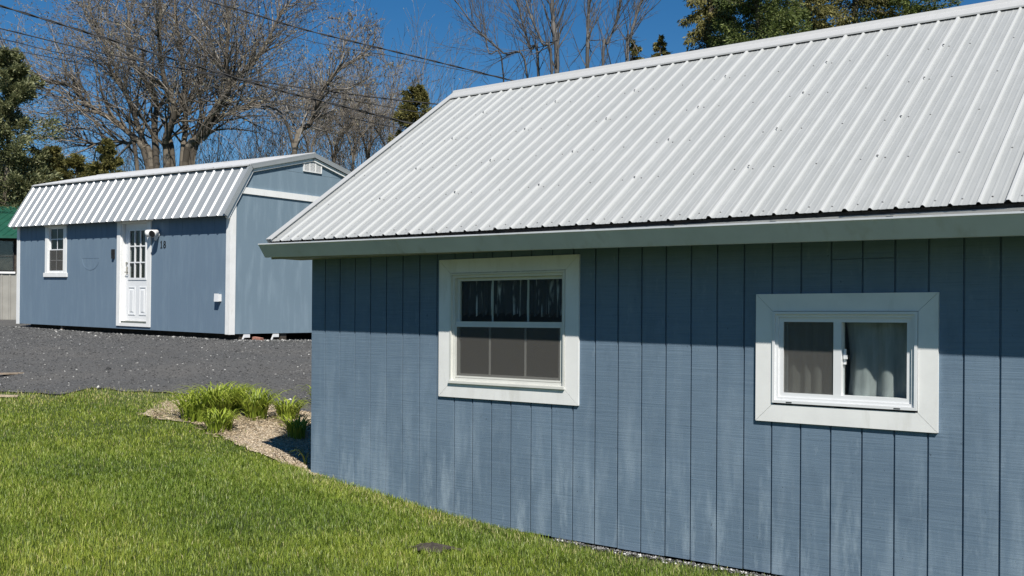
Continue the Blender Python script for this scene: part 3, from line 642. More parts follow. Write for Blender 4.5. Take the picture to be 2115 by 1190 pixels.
bx=empty('outlet_box'); bx.matrix_world=SM@Matrix.Translation((-.285,-.009,.70)); tag(bx,'small grey white outlet box low on the shed wall near its corner','outlet')
MB().box(-.05,.05,-.075,-.001,-.07,.07).build('box',M['lampwhite'],bx); MB().hexa([(-.058,-.10,-.075),(.058,-.10,-.075),(.058,-.076,-.075),(-.058,-.076,-.075),(-.058,-.092,.08),(.058,-.092,.08),(.058,-.076,.08),(-.058,-.076,.08)]).build('cover',M['vinyl'],bx)

# ================================================================== GREEN ROOFED BUILDING far left
gbl=empty('green_roofed_building'); p=at(-10,637,30.0); gzb=float(gz(p[0],p[1])); gbl.location=(p[0],p[1],gzb); gbl.rotation_euler=(0,0,math.radians(8))
tag(gbl,'far building with green metal roof at the left edge','building')
X0g,X1g=-9.0,5.2; zl=lambda py:(ray(0,py)[2]*30+ZC)-gzb
ze,zrg=zl(488),zl(430)
x=X0g
while x<X1g-.05:
    MB().extrude([(0,0),(.02,-.018),(.05,-.018),(.07,0),(.228,0),(.228,.02),(0,.02)],(x,0,-.2),(1,0,0),(0,1,0),(0,0,zl(566)+.2)).build('wall_panel',M['beige'],gbl); x+=.2286
m=MB(); m.box(X0g,X1g,.02,.10,-.2,zl(566)); m.box(X0g,X1g,.03,.10,zl(566),ze+.05); m.box(X0g,X1g,5.9,6,-.2,ze); m.box(X0g,X0g+.1,.1,5.9,-.2,ze); m.box(X1g-.1,X1g,.1,5.9,-.2,ze); m.build('wall',M['wood_dark'],gbl)
gw=MB(); frame_ring(gw,-.75,.52,zl(560),zl(496),.03,-.02,.03); gw=gw.build('window',M['black'],gbl); MB().box(-.72,.49,-.004,.0,zl(558),zl(498)).build('pane',M['glass'],gw); MB().box(-.80,.57,-.05,-.0,zl(565),zl(561)).build('sill',M['white'],gw); MB().box(-.72,.49,-.012,-.006,zl(529)-.01,zl(529)+.01).build('meeting_rail',M['black'],gw)
m=MB(); m.extrude([(-.4,ze),(3.0,zrg+.35),(6.4,ze),(6.4,ze-.08),(3.0,zrg+.27),(-.4,ze-.08)],(X0g-.3,0,0),(0,1,0),(0,0,1),(X1g-X0g+.6,0,0)); gr=m.build('roof',M['green'],gbl)
uv=np.array([0,3.4,zrg+.35-ze]); ln=np.linalg.norm(uv); uv/=ln; nv=np.array([0,-uv[2],uv[1]]); x=X0g-.28
while x<X1g: MB().extrude([(0,0),(.015,.022),(.035,.022),(.05,0)],np.array([x,-.4,ze])+nv*.001,(1,0,0),nv,uv*ln).build('roof_rib',M['green'],gr); x+=.2286

# ================================================================== NEIGHBOUR HOUSE, left of the camera, mirrored in the panes
nh=empty('neighbour_house',(-9.8,.5,float(gz(-9.8,.5))),math.radians(16)); tag(nh,'grey lap sided house mirrored in the cottage window panes','house')
lapm=simple('grey_lap_paint',(.33,.34,.35),.6,var=.05,scale=3)
for k in range(24):
    z=-.15+k*.19; MB().hexa([(.0,-7,z),(.03,-7,z),(.03,7,z),(.0,7,z),(.0,-7,z+.2),(.008,-7,z+.2),(.008,7,z+.2),(.0,7,z+.2)]).build('lap_board',lapm,nh)
MB().box(-6.0,-.002,-6.98,6.98,-.2,4.4).build('wall',lapm,nh)
MB().extrude([(.45,4.32),(.45,4.44),(-3.0,6.6),(-6.45,4.44),(-6.45,4.32),(-3.0,6.48)],(0,-7.3,0),(1,0,0),(0,0,1),(0,14.6,0)).build('roof',simple('dark_shingles',(.06,.058,.055),.9,var=.3,scale=12),nh)
for y in (-3.6,2.8):
    wq=MB(); wq.box(.031,.06,y-.6,y+.6,.9,.98); wq.box(.031,.06,y-.6,y+.6,2.1,2.18); wq.box(.031,.06,y-.6,y-.52,.98,2.1); wq.box(.031,.06,y+.52,y+.6,.98,2.1); wq=wq.build('window',M['white'],nh); MB().box(.032,.036,y-.519,y+.519,.981,2.099).build('pane',M['black'],wq)

# ================================================================== VEGETATION builders
def norm(v): return v/(np.linalg.norm(v)+1e-9)
def seg_mesh(name,segs,mat,parent,k=3,shade=None):
    s=np.array([np.r_[a,b,r0,r1] for a,b,r0,r1 in segs]); p0,p1,r0,r1=s[:,:3],s[:,3:6],s[:,6],s[:,7]
    t=p1-p0; t/=np.linalg.norm(t,axis=1,keepdims=True)+1e-9; ref=np.where(np.abs(t[:,2:])>.9,[[1.,0,0]],[[0,0,1.]]); u=np.cross(t,ref); u/=np.linalg.norm(u,axis=1,keepdims=True); w_=np.cross(t,u)
    n=len(s); V=np.empty((n,2*k,3))
    for j in range(k):
        c,s_=math.cos(2*math.pi*j/k),math.sin(2*math.pi*j/k); e=c*u+s_*w_; V[:,j]=p0+e*r0[:,None]; V[:,k+j]=p1+e*r1[:,None]
    base=(np.arange(n)*2*k)[:,None]; Fq=np.concatenate([base+np.array([[j,(j+1)%k,k+(j+1)%k,k+j]]) for j in range(k)])
    at_=np.repeat(rng.random(n)*.8+.1,2*k); return np_mesh(name,V.reshape(-1,3),Fq,mat,parent,at_,smooth=k>3)
def leaf_mesh(name,C,Dv,L,Wd,mat,parent,rnd=None):
    """diamond leaves: centre base C, direction Dv"""
    n=len(C); Dv=Dv/(np.linalg.norm(Dv,axis=1,keepdims=True)+1e-9); r=rng.normal(size=(n,3)); S_=np.cross(Dv,r); S_/=np.linalg.norm(S_,axis=1,keepdims=True)+1e-9; Nn=np.cross(Dv,S_)
    L=np.asarray(L)[:,None]; Wd=np.asarray(Wd)[:,None]
    V=np.stack([C,C+Dv*L*.5+S_*Wd*.5+Nn*L*.06,C+Dv*L,C+Dv*L*.5-S_*Wd*.5+Nn*L*.06],1).reshape(-1,3)
    rnd=rng.random(n) if rnd is None else rnd
    return np_mesh(name,V,np.arange(4*n).reshape(-1,4),mat,parent,np.repeat(rnd,4))
def limb(segs,nodes,p,dv,L,r,level,maxl,wig,trop,nchild,spread,ratio,rmin,tip):
    n=max(3,int(3+L*1.2)) if level<maxl else 3
    st=L/n; q=np.array(p,float); d_=norm(np.array(dv,float)); pts=[]
    for i in range(n):
        d_=norm(d_+rng.normal(0,wig,3)+np.array([0,0,trop])); q2=q+d_*st; ra=r*(1-.75*i/n); rb=r*(1-.75*(i+1)/n)
        segs.append((q,q2,max(ra,rmin),max(rb,rmin*.8),level)); pts.append((q2,d_,max(rb,rmin),(i+1)/n)); q=q2
    tip.append((q,d_,level))
    if level<maxl:
        k=max(1,int(nchild[level]*(.7+.6*rng.random())))
        for c in range(k):
            t=.2+.8*(c+rng.random())/k; i=min(n-1,int(t*n)); P_,dd,rr_,tt=pts[i]
            pp=P_-dd*st*rng.random(); az=norm(np.cross(dd,rng.normal(size=3))); a=spread*(.6+.7*rng.random()); nd=norm(dd*math.cos(a)+az*math.sin(a))
            limb(segs,nodes,pp,nd,L*ratio*(.6+.7*rng.random())*(1.15-.5*t),max(rmin,rr_*.6),level+1,maxl,wig,trop,nchild,spread,ratio,rmin,tip)
def stem_poly(segs,pts,r0,r1,lv=0):
    m=len(pts)
    for i in range(m-1): segs.append((pts[i],pts[i+1],r0+(r1-r0)*i/(m-1),r0+(r1-r0)*(i+1)/(m-1),lv))
def smooth_poly(pts,n=4):
    pts=[np.array(p,float) for p in pts]; out=[]
    P=[pts[0]*2-pts[1]]+pts+[pts[-1]*2-pts[-2]]
    for i in range(1,len(P)-2):
        for k in range(n):
            t=k/n; out.append(.5*((2*P[i])+(-P[i-1]+P[i+1])*t+(2*P[i-1]-5*P[i]+4*P[i+1]-P[i+2])*t*t+(-P[i-1]+3*P[i]-3*P[i+1]+P[i+2])*t**3))
    return out+[pts[-1]]
def finish_tree(name,label,base,segs,tip,cat,bark,twig,group=None,buds=0,budsize=.05,thick=.022,budmat=None):
    root=empty(name,tuple(base)); tag(root,label,cat,group); b=np.array(base)
    sh=lambda s:[(a-b,c-b,r0,r1) for a,c,r0,r1,l in s]
    big=[s for s in segs if s[2]>=thick]; sm=[s for s in segs if s[2]<thick]
    if big: seg_mesh('trunk',sh(big),bark,root,7)
    if sm: seg_mesh('crown',sh(sm),twig,root,3)
    if buds and sm:
        pick=rng.integers(0,len(sm),buds); a=np.array([sm[i][0] for i in pick]); c=np.array([sm[i][1] for i in pick]); t=rng.random((buds,1))
        leaf_mesh('buds',a+(c-a)*t-b,norm1(c-a)*.6+rng.normal(0,.6,(buds,3))+[0,0,.15],budsize*(.6+.8*rng.random(buds)),budsize*.42*(.6+.8*rng.random(buds)),budmat or M['bud'],root)['kind']='stuff'
    return root
def norm1(v): return v/(np.linalg.norm(v,axis=1,keepdims=True)+1e-9)

# ---- the big many-stemmed maple behind the shed (stems traced, depth spread by hand)
YT=37.0; k3=1/3.132; segs=[]; tip=[]
base=at(350,345,YT); base[2]=float(gz(base[0],base[1]))
stems=[([(960,1080),(800,830),(650,730),(540,650),(470,560),(280,520),(140,440),(40,330)],1.0,.15),
 ([(980,1080),(930,920),(860,720),(800,570),(720,470),(690,300),(600,120),(560,-60)],.6,.15),
 ([(1010,1060),(1000,800),(1010,640),(880,430),(840,250),(830,60),(800,-120)],.8,.17),
 ([(1080,1060),(1070,900),(1130,720),(1060,500),(1030,250),(1040,60),(1000,-150)],-1.2,.18),
 ([(1180,1050),(1200,820),(1190,500),(1170,300),(1130,60),(1150,-150)],1.2,.15),
 ([(1200,1050),(1290,880),(1400,690),(1480,560),(1460,420),(1480,150),(1440,-60)],-.8,.19),
 ([(1240,1040),(1330,880),(1430,680),(1520,510),(1620,430),(1710,300),(1780,160),(1850,40)],.4,.15),
 ([(1120,1060),(1090,820),(1250,600),(1330,400),(1300,200),(1240,-20)],1.8,.13),
 ([(880,1010),(830,930),(700,915),(600,930),(480,865),(430,800)],.8,.10),
 ([(1260,1000),(1420,780),(1560,700),(1700,690),(1900,740)],-.4,.07)]
for pts,dyy,r in stems:
    P3=[]
    for i,(a,b) in enumerate(pts): P3.append(at(a*k3,b*k3,YT+dyy*i/(len(pts)-1)*1.6))
    P3=[base+(P3[0]-at(350,345,YT))*.6]+P3; P3=smooth_poly(P3,4); stem_poly(segs,P3,r*.85,r*.2)
    for i in range(5,len(P3)):
        fr=i/len(P3); nb=2 if fr>.3 else 1
        for _ in range(nb):
            if rng.random()<.95:
                tdir=norm(P3[i]-P3[i-1]); a=.75*(.5+.8*rng.random()); az=norm(np.cross(tdir,rng.normal(size=3))); dv=norm(tdir*math.cos(a)+az*math.sin(a)+[0,0,.25])
                limb(segs,None,P3[i],dv,(2.3+1.5*rng.random())*(1.1-.35*fr),.040*(1.2-fr*.6),1,3,.16,.03,[0,6.2,4.6],.75,.55,.0040,tip)
finish_tree('maple_tree','large many stemmed budding maple with bare limbs behind the shed',base,segs,tip,'tree',M['bark'],M['twig'],buds=34000,budsize=.085,thick=.03)
# ---- slender leaning tree right of it
def traced_tree(name,label,stems,Y,r0,nchild,L,buds,gbase_px,group=None,cat='tree',bark='bark',twig='twig',maxl=3,rmin=.005,trop=.04,spread=.7,zoomo=(500,0),budsize=.08,thick=.022):
    segs=[];tip=[]; base=at(gbase_px[0],gbase_px[1],Y); base[2]=float(gz(base[0],base[1]))
    for si,(pts,dyy,r) in enumerate(stems):
        P3=[at(zoomo[0]+a*k3,zoomo[1]+b*k3,Y+dyy*i/max(1,len(pts)-1)) for i,(a,b) in enumerate(pts)]
        if si==0 or r>=r0*.9: P3=[base]+P3
        if si and len(main): P3[0 if r<r0*.9 else 1]=min(main,key=lambda q: np.linalg.norm(q-P3[0 if r<r0*.9 else 1]))
        P3=smooth_poly(P3,4); stem_poly(segs,P3,r,r*.25)
        if si==0: main=P3
        for i in range(4,len(P3)):
            for _ in range(2):
                tdir=norm(P3[i]-P3[i-1]); a=spread*(.5+.8*rng.random()); az=norm(np.cross(tdir,rng.normal(size=3))); dv=norm(tdir*math.cos(a)+az*math.sin(a)+[0,0,.2]); fr=i/len(P3)
                limb(segs,None,P3[i],dv,L*(.6+.7*rng.random())*(1.15-.5*fr),r*.28*(1.2-.6*fr),1,maxl,.15,trop,nchild,spread,.55,rmin,tip)
    return finish_tree(name,label,base,segs,tip,cat,M[bark],M[twig],group,buds,budsize,thick)
traced_tree('leaning_tree','slender leaning tree with fresh buds above the shed ridge',[([(340,980),(440,800),(480,680),(540,560),(620,460),(740,380),(850,290)],.8,.10),([(480,680),(560,590),(700,570),(830,490)],-.6,.045),([(560,520),(640,400),(660,300),(700,200)],.7,.045),([(340,980),(280,780),(200,700),(40,690)],-.5,.05)],30,.10,[0,4,3],1.3,2600,(600,345),thick=.04)
# brushy saplings between the shed and the conifer
bl=['dense twiggy sapling just right of the shed ridge','grey brushy sapling behind the right shed roof slope','thin bare sapling in front of the small evergreen','low twiggy sapling showing above the shed vent','bare sapling behind the leaning tree']
for i,(bx_,tx,ty,Y,r) in enumerate([(690,640,640,36,.06),(760,800,560,38,.06),(800,960,480,37,.05),(640,470,760,34,.04),(730,700,700,35,.05)]):
    traced_tree('bare_sapling',bl[i],[([((bx_-500)*3.132,1060),(((bx_-500)*3.132+tx)/2+30,860),(tx,ty)],.5,r),([((bx_-500)*3.132,1060),((bx_-500)*3.132-90,800),(tx-150,ty+60)],-.8,r*.9),([((bx_-500)*3.132,1060),((bx_-500)*3.132+80,850),(tx+160,ty+110)],.6,r*.9)],Y,r,[0,6,4],1.35,800,(bx_,345),group='bare saplings behind the shed',twig='twig',spread=.5,trop=.08)
# low thickets of bare stems that close the gaps along the shed ridge
for i,(px,py,Y,hh_,wd_,lab) in enumerate([(505,318,40,3.6,2.6,'bare twiggy thicket below the right limbs of the maple'),(610,300,42,3.6,2.4,'bare twiggy thicket behind the shed gable peak'),(725,285,41,4.2,2.4,'bare twiggy thicket between the shed and the narrow cedar'),(800,270,43,4.4,2.0,'bare twiggy thicket just left of the narrow cedar'),(285,330,44,3.4,2.4,'bare twiggy thicket behind the maple trunks'),(420,325,43,3.4,2.2,'bare twiggy thicket right beside the maple trunks')]):
    base=at(px,500,Y); base[2]=float(gz(base[0],base[1])); top=at(px,py,Y)[2]-base[2]; segs=[];tip=[]
    for _ in range(24):
        o_=base+np.array([rng.normal(0,wd_*.4),rng.normal(0,.8),0]); dv=norm(np.array([rng.normal(0,.22),rng.normal(0,.2),1])); limb(segs,None,o_,dv,(top+hh_*.5)*(.75+.4*rng.random()),.026,1,3,.09,.04,[0,11,5],.5,.36,.005,tip)
    finish_tree('bare_thicket',lab,base,segs,tip,'shrub',M['twig'],M['twig'],'bare thickets behind the shed',700,.09,thick=.02)
# bare saplings behind the cottage ridge
sb_l=['arching bare sapling, leftmost above the cottage ridge','forked bare tree with two leaning stems above the ridge','thin leaning bare tree between the forked one and the thick one','pair of thick grey bare trunks above the cottage ridge','straight dark bare tree in the middle of the ridge saplings','wispy bare tree with pale branching stem','fan shaped bare tree behind the small evergreen tips','low thin bare sapling nearest the roof end']
sp=[([(1090,165),(1040,110),(985,60),(940,0)],.035),([(1112,150),(1095,100),(1080,50),(1062,-30)],.05),([(1140,155),(1120,90),(1095,30),(1075,-40)],.045),([(1150,150),(1145,80),(1140,0),(1140,-80)],.085),([(1213,143),(1214,80),(1216,0),(1214,-80)],.07),([(1245,140),(1255,90),(1275,40),(1290,-40)],.045),([(1295,130),(1302,80),(1318,20),(1340,-40)],.06),([(1040,160),(1010,110),(1002,60),(995,30)],.028)]
for i,(pts,r) in enumerate(sp):
    Y=22+1.2*math.sin(i*2.1); segs=[];tip=[]; P3=[at(a,b,Y+.1*j) for j,(a,b) in enumerate(pts)]; base=P3[0].copy(); base[2]=float(gz(base[0],base[1])); P3=smooth_poly([base]+P3,5); stem_poly(segs,P3,r*.75,r*.35)
    for j in range(4,len(P3)):
        for _ in range(2):
            tdir=norm(P3[j]-P3[j-1]); a=.55*(.5+.8*rng.random()); az=norm(np.cross(tdir,rng.normal(size=3))); dv=norm(tdir*math.cos(a)+az*math.sin(a)+[0,0,.2])
            limb(segs,None,P3[j],dv,1.1*(.6+.8*rng.random()),r*.22,1,3,.10,.05,[0,4,2],.6,.5,.0028,tip)
    finish_tree('bare_tree',sb_l[i],base,segs,tip,'tree',M['greytwig'],M['greytwig'],'bare trees behind the cottage ridge',0,thick=.016)

# ---- evergreens
def conifer(name,label,px,pytop,Y,width,mat,nbr,nleaf,leaf,group=None,droop=.25,skirt=.0,seed=0,ragged=.25,power=.8,zmin=0.0):
    base=at(px,500,Y); base[2]=float(gz(base[0],base[1])); H=at(px,pytop,Y)[2]-base[2]; segs=[]; C=[];Dv=[];R=[]
    root=empty(name,tuple(base)); tag(root,label,'tree',group)
    n=14; tr=[np.array([rng.normal(0,.03),rng.normal(0,.03),H*i/n]) for i in range(n+1)]
    for i in range(n): segs.append((tr[i],tr[i+1],.02+.022*H*(1-i/n)**1.0*.8,.02+.022*H*(1-(i+1)/n)*.8))
    for bI in range(nbr):
        t=(bI+rng.random())/nbr; t=zmin+(1-zmin)*t; h=H*(.06+.94*t); L=width*((1-t)**power+.04)*(1-ragged+2*ragged*rng.random()); az=rng.uniform(0,2*math.pi); d_=np.array([math.cos(az),math.sin(az),.35-.2*(1-t)])
        p=np.array([0,0,h]); m=5
        for i in range(m):
            d_=norm(d_+np.array([0,0,-droop*.3+.04*i])+rng.normal(0,.06,3)); q=p+d_*L/m; segs.append((p,q,.006+.018*(1-i/m)*L/2,.006+.018*(1-(i+1)/m)*L/2))
            k=int(2.6*nleaf/m*(.35+.9*(i/m)));
            if k>0:
                tt=rng.random((k,1)); side=norm1(np.cross(np.repeat(d_[None],k,0),rng.normal(size=(k,3))*[.5,.5,1])); ln=L*.22*rng.random((k,1))*(1.1-i/m*.5)
                C.append(p+(q-p)*tt+side*ln); Dv.append(d_*.8+side*.6+rng.normal(0,.3,(k,3))+[0,0,-droop]); R.append(np.clip(rng.normal(.45,.22,k)+.12*(i/m),0,1))
            p=q
    seg_mesh('trunk',segs,M['bark'],root,5); C=np.concatenate(C);Dv=np.concatenate(Dv);R=np.concatenate(R); n=len(C)
    leaf*=.62; leaf_mesh('crown',C,Dv,leaf*(.6+.8*rng.random(n)),leaf*.34*(.6+.8*rng.random(n)),mat,root,R); return root
conifer('pine_tree','tall grey green pine at the left edge of the yard',14,105,34.5,2.1,M['pine'],130,190,.22,droop=.05,ragged=.45,power=.55)
conifer('evergreen_tree','olive evergreen between the pine and the green roof',100,308,36,2.4,M['olive'],110,170,.22,power=.6,group='evergreens behind the shed',ragged=.4)
conifer('evergreen_tree','low olive evergreen at the far left behind the green roof',5,320,43,2.8,M['olive'],110,170,.22,power=.6,group='evergreens behind the shed',ragged=.4)
conifer('evergreen_tree','rounded evergreen between the small one and the maple trunks',220,290,34.2,1.2,M['olive'],110,160,.2,power=.55,group='evergreens behind the shed')
conifer('evergreen_tree','small olive evergreen seen over the shed eave beside the pine',158,322,35.0,1.5,M['olive'],100,160,.2,power=.6,group='evergreens behind the shed')
conifer('cedar_tree','narrow olive cedar beside the left roof edge of the cottage',856,180,34,1.3,M['olive'],150,150,.17,power=.45,ragged=.3)
conifer('cedar_tree','left small cedar tip above the cottage ridge',1308,85,25,.55,M['olive'],60,130,.14,power=.5,group='small cedars above the ridge',zmin=.5,droop=.6)
conifer('cedar_tree','right small cedar tip above the cottage ridge',1362,76,25,.6,M['olive'],60,130,.14,power=.5,group='small cedars above the ridge',zmin=.5,droop=.6)
conifer('cedar_tree','drooping golden green cedar at the left of the big evergreens',1462,-190,24,1.05,M['olive'],150,190,.14,power=.30,droop=.8,zmin=.3)
conifer('spruce_tree','dense green spruce above the cottage ridge',1560,-190,22,1.45,M['needle'],170,250,.13,power=.35,droop=.4,zmin=.3)
conifer('cedar_tree','olive cedar touching the right side of the dense spruce',1665,-230,25,1.4,M['olive'],130,170,.15,power=.35,droop=.6,zmin=.35,ragged=.4)
conifer('cedar_tree','thin olive cedar between the dense spruce and the dark one',1765,-260,26,1.4,M['olive'],100,150,.15,power=.35,droop=.6,zmin=.4,ragged=.45)
conifer('spruce_tree','dark spruce farthest right above the cottage ridge',1870,-260,26,1.6,M['needle'],120,170,.15,power=.35,droop=.3,zmin=.4,ragged=.4)

# ================================================================== overhead wires
def wire(name,label,pts,rad,twist=0):
    P3=smooth_poly([at(*p) for p in pts],8); m=MB()
    if twist:
        for ph in (0,math.pi):
            Q=[]; acc=0
            dense=[]
            for a,b in zip(P3[:-1],P3[1:]):
                k=max(2,int(np.linalg.norm(b-a)/.12)); dense+=[a+(b-a)*t for t in np.arange(k)/k]
            for i,p in enumerate(dense): a=ph+i*.12*2*math.pi/twist; Q.append(p+rad*1.1*np.array([0,math.cos(a),math.sin(a)]))
            m.tube(Q,rad,5)
    else: m.tube(P3,rad,5)
    o=m.build(name,M['wire'],None,True); c=P3[len(P3)//2]; o.data.transform(Matrix.Translation(tuple(-np.array(c)))); o.location=tuple(c); return tag(o,label,'wire','overhead wires')
wire('overhead_wire','twisted cable crossing the maple and ending lowest at the cottage roof',[(-900,-260,27.4),(-300,-75,27.7),(0,12,28.0),(351,120,28.6),(560,182,29.2),(660,207.5,29.5),(856,257,30.1),(1000,288,30.5)],.018,1.4)
wire('overhead_wire','thick straight wire ending highest at the sloping roof edge',[(-900,-150,27.4),(-300,-10,27.7),(0,59,28.0),(198,107,28.4),(345,136,28.7),(479,160,29.2),(723,195,29.9),(909,216,30.5),(1040,228,31.0)],.018)
wire('overhead_wire','thin middle wire running just under the thick one',[(-900,-90,27.4),(-300,18,27.7),(0,80,28.0),(153,115,28.4),(415,152,28.8),(541,175,29.2),(835,227,30.3),(1000,254,30.8)],.012)
wire('overhead_wire','lowest thin wire passing in front of the leaning tree',[(-900,-40,27.7),(-300,60,28.0),(0,100,28.3),(250,148,28.7),(500,198,29.2),(698,239,29.8),(826,265,30.3),(1000,298,30.8)],.011)
wire('overhead_wire','twisted service cable dropping across the open sky to the ridge',[(-300,-240,25.6),(100,-100,26.2),(421,0,26.8),(500,22,27.0),(628,61,27.4),(787,100,27.9),(915,131,28.4),(1060,167,28.9),(1180,196,29.2)],.0125,1.2)
wire('overhead_wire','faint thin wire just below the twisted service cable',[(-300,-190,26.2),(200,-40,26.8),(612,78,27.7),(787,112,28.2),(947,144,28.7),(1080,170,29.2),(1180,192,29.4)],.008)

# ================================================================== ground cover
lawn_edge=np.vstack([GBe,[[20,14],[20,-3],[-30,-3],[-30,GBe[0,1]]]])
def blades(n,xr,yr,hgt,keep,wd=.0042,lean=.35):
    x=rng.uniform(*xr,n); y=rng.uniform(*yr,n); k=keep(x,y); x,y=x[k],y[k]; return x,y
LOBE=ground_px(372,860)[0]
def in_lawn(x,y):
    s,t=sc(x,y); house=(s>XL-.02)&(t>-.035)
    edge=np.interp(x,GBe[:,0],GBe[:,1])
    bed=inside(BPe,x,y)&~((x<LOBE)&(rng.random(len(x))<.6)|(rng.random(len(x))<.012))
    ragged=(y>edge-.7)&(rng.random(len(x))<np.clip((y-edge+.7)/.8,0,1)*.92)
    dirt=(s>2.6)&(t>-.16)&(rng.random(len(x))<.93)
    return (y<edge+.06)&~bed&~house&~ragged&~dirt
parts=[]
for (xr,yr,nn) in (((-5.2,3.2),(5.2,9.2),270000),((-7.5,0.5),(9.2,14.8),190000),((-14,-5.2),(4,9.2),30000),((-15,-7.5),(9.2,15.5),26000)):
    x=rng.uniform(*xr,nn); y=rng.uniform(*yr,nn); k=in_lawn(x+rng.normal(0,.03,nn),y+rng.normal(0,.03,nn))&(sc(x,y)[1]+(sc(x,y)[0]<XL)*-9<-.02); parts.append(np.c_[x[k],y[k]])
XY=np.concatenate(parts); n=len(XY); gzv=gz(XY[:,0],XY[:,1])-.008
pn=np.sin(XY[:,0]*1.9+np.sin(XY[:,1]*1.3)*1.5)*np.sin(XY[:,1]*2.3+np.cos(XY[:,0]*1.1))    # soft growth patches
far_=np.clip((XY[:,1]-5)/9,0,1)
tuft=np.clip(np.sin(XY[:,0]*7.3+2.1*np.sin(XY[:,1]*3.1))*np.sin(XY[:,1]*6.1+1.7*np.sin(XY[:,0]*4.3))*1.6-.9,0,1)
hh=(.048+.014*pn+.035*tuft)*(.5+.9*rng.random(n))*(1-.25*far_); wd=(.0030+.0028*far_)*(.7+.6*rng.random(n)); az=rng.uniform(0,2*math.pi,n); ln=hh*(.15+.75*rng.random(n)**1.5)
wa=az+math.pi/2+rng.normal(0,.5,n); base=np.c_[XY,gzv]; Dl=np.c_[np.cos(az)*ln,np.sin(az)*ln,np.zeros(n)]; Wv=np.c_[np.cos(wa)*wd,np.sin(wa)*wd,np.zeros(n)]; Hv=np.c_[np.zeros(n),np.zeros(n),hh]
V=np.stack([base-Wv*.5,base+Wv*.5,base+Dl*.35+Hv*.62+Wv*.42,base+Dl*.35+Hv*.62-Wv*.42,base+Dl+Hv*np.clip(1-.25*(ln/hh)[:,None],.3,1)],1).reshape(-1,3)
b5=np.arange(n)*5; T=np.concatenate([np.c_[b5,b5+1,b5+2],np.c_[b5,b5+2,b5+3],np.c_[b5+3,b5+2,b5+4]])
rv=np.clip(rng.normal(.45,.24,n)+.10*pn-.22*tuft,0,.95); rv[rng.random(n)<.015]=1.0
edg=np.interp(XY[:,0],GBe[:,0],GBe[:,1])-XY[:,1]; s_,t_w=sc(XY[:,0],XY[:,1]); dry=np.maximum(np.clip(1-edg/1.1,0,1)*.4,np.clip(1-np.abs(t_w+.22)/.3,0,1)*(s_>-.3)*.22); rv[rng.random(n)<dry]=1.0
tag(np_mesh('lawn_grass',V,T,M['grass'],None,np.repeat(rv,5)),'mown green lawn grass in front of the cottage','grass',kind='stuff')

OCT=np.array([(1,0,0),(0,1,0),(-1,0,0),(0,-1,0),(0,0,1),(0,0,-.5)],float); OF=np.array([(0,1,4),(1,2,4),(2,3,4),(3,0,4),(1,0,5),(2,1,5),(3,2,5),(0,3,5)])
def stones(name,XY,size,mat,rnd,label,cat,zoff=.004,flat=.6):
    n=len(XY); V=OCT[None]+rng.normal(0,.22,(n,6,3)); a=rng.uniform(0,6.28,n); c,s=np.cos(a),np.sin(a); V=np.stack([V[...,0]*c[:,None]-V[...,1]*s[:,None],V[...,0]*s[:,None]+V[...,1]*c[:,None],V[...,2]*flat],-1)*np.asarray(size)[:,None,None]
    V+=np.c_[XY,gz(XY[:,0],XY[:,1])+zoff][:,None]; Fq=(np.arange(n)[:,None,None]*6+OF[None]).reshape(-1,3)
    return tag(np_mesh(name,V.reshape(-1,3),Fq,mat,None,np.repeat(rnd,6)),label,cat,kind='stuff')
gx=rng.uniform(-15,2,60000); gy=rng.uniform(12.5,24.5,60000); edge=np.interp(gx,GBe[:,0],GBe[:,1]); s,t=sc(gx,gy)
xl=(gx-sx)*d2[0]+(gy-sy)*d2[1]; yl=-((gx-sx)*n2[0]+(gy-sy)*n2[1])
k=(gy>edge-.03)&~((s>XL)&(t>-.02))&~((yl>.5)&(xl<-.4)); gx,gy=gx[k],gy[k]; n=len(gx)
siz=.007+.013*rng.random(n)**1.6; big=rng.random(n)<.004; siz[big]=.022+.02*rng.random(big.sum())
stones('gravel_stones',np.c_[gx,gy],siz,M['stone'],np.clip(rng.beta(1.6,2.2,n)*.95+(rng.random(n)<.035)*.6,0,1),'loose dark gravel stones with pale specks on the drive','gravel')
# coarser rubble banked against the shed
q=[]
for _ in range(1500):
    if rng.random()<.55: p=sw(-SL*rng.random(),-.05-abs(rng.normal(0,.12)),0)
    else: p=sw(.02+abs(rng.normal(0,.25)),2.8*rng.random(),0)
    q.append(p[:2])
q=np.array(q); stones('rubble_stones',q,.012+.032*rng.random(len(q))**2,M['stone'],np.clip(rng.normal(.6,.2,len(q)),0,.97),'coarse grey rubble banked along the foot of the shed','gravel',.006)
# chips on the bed
x=rng.uniform(BP[:,0].min(),BP[:,0].max(),26000); y=rng.uniform(BP[:,1].min(),BP[:,1].max(),26000); k=inside(cen+(BPe-cen)*1.03,x,y); x,y=x[k],y[k]; s,t=sc(x,y); k=~((s>XL)&(t>-.02)); x,y=x[k],y[k]; n=len(x)
stones('wood_chips',np.c_[x,y],.006+.012*rng.random(n),M['chip'],rng.random(n),'tan wood chips and dry litter on the flower bed','mulch',.010,.45)
# debris strip at the foot of the cottage wall
s=rng.uniform(2.7,7.5,2600); t=-.012-abs(rng.normal(0,.045,2600)); xw=O[0]+s*D[0]+t*-N[0]; yw=O[1]+s*D[1]+t*-N[1]
stones('wall_foot_debris',np.c_[xw,yw],.004+.012*rng.random(2600)**2,M['stone'],np.clip(rng.normal(.6,.3,2600),0,1),'grit and dry chips along the foot of the cottage wall','debris',.006)

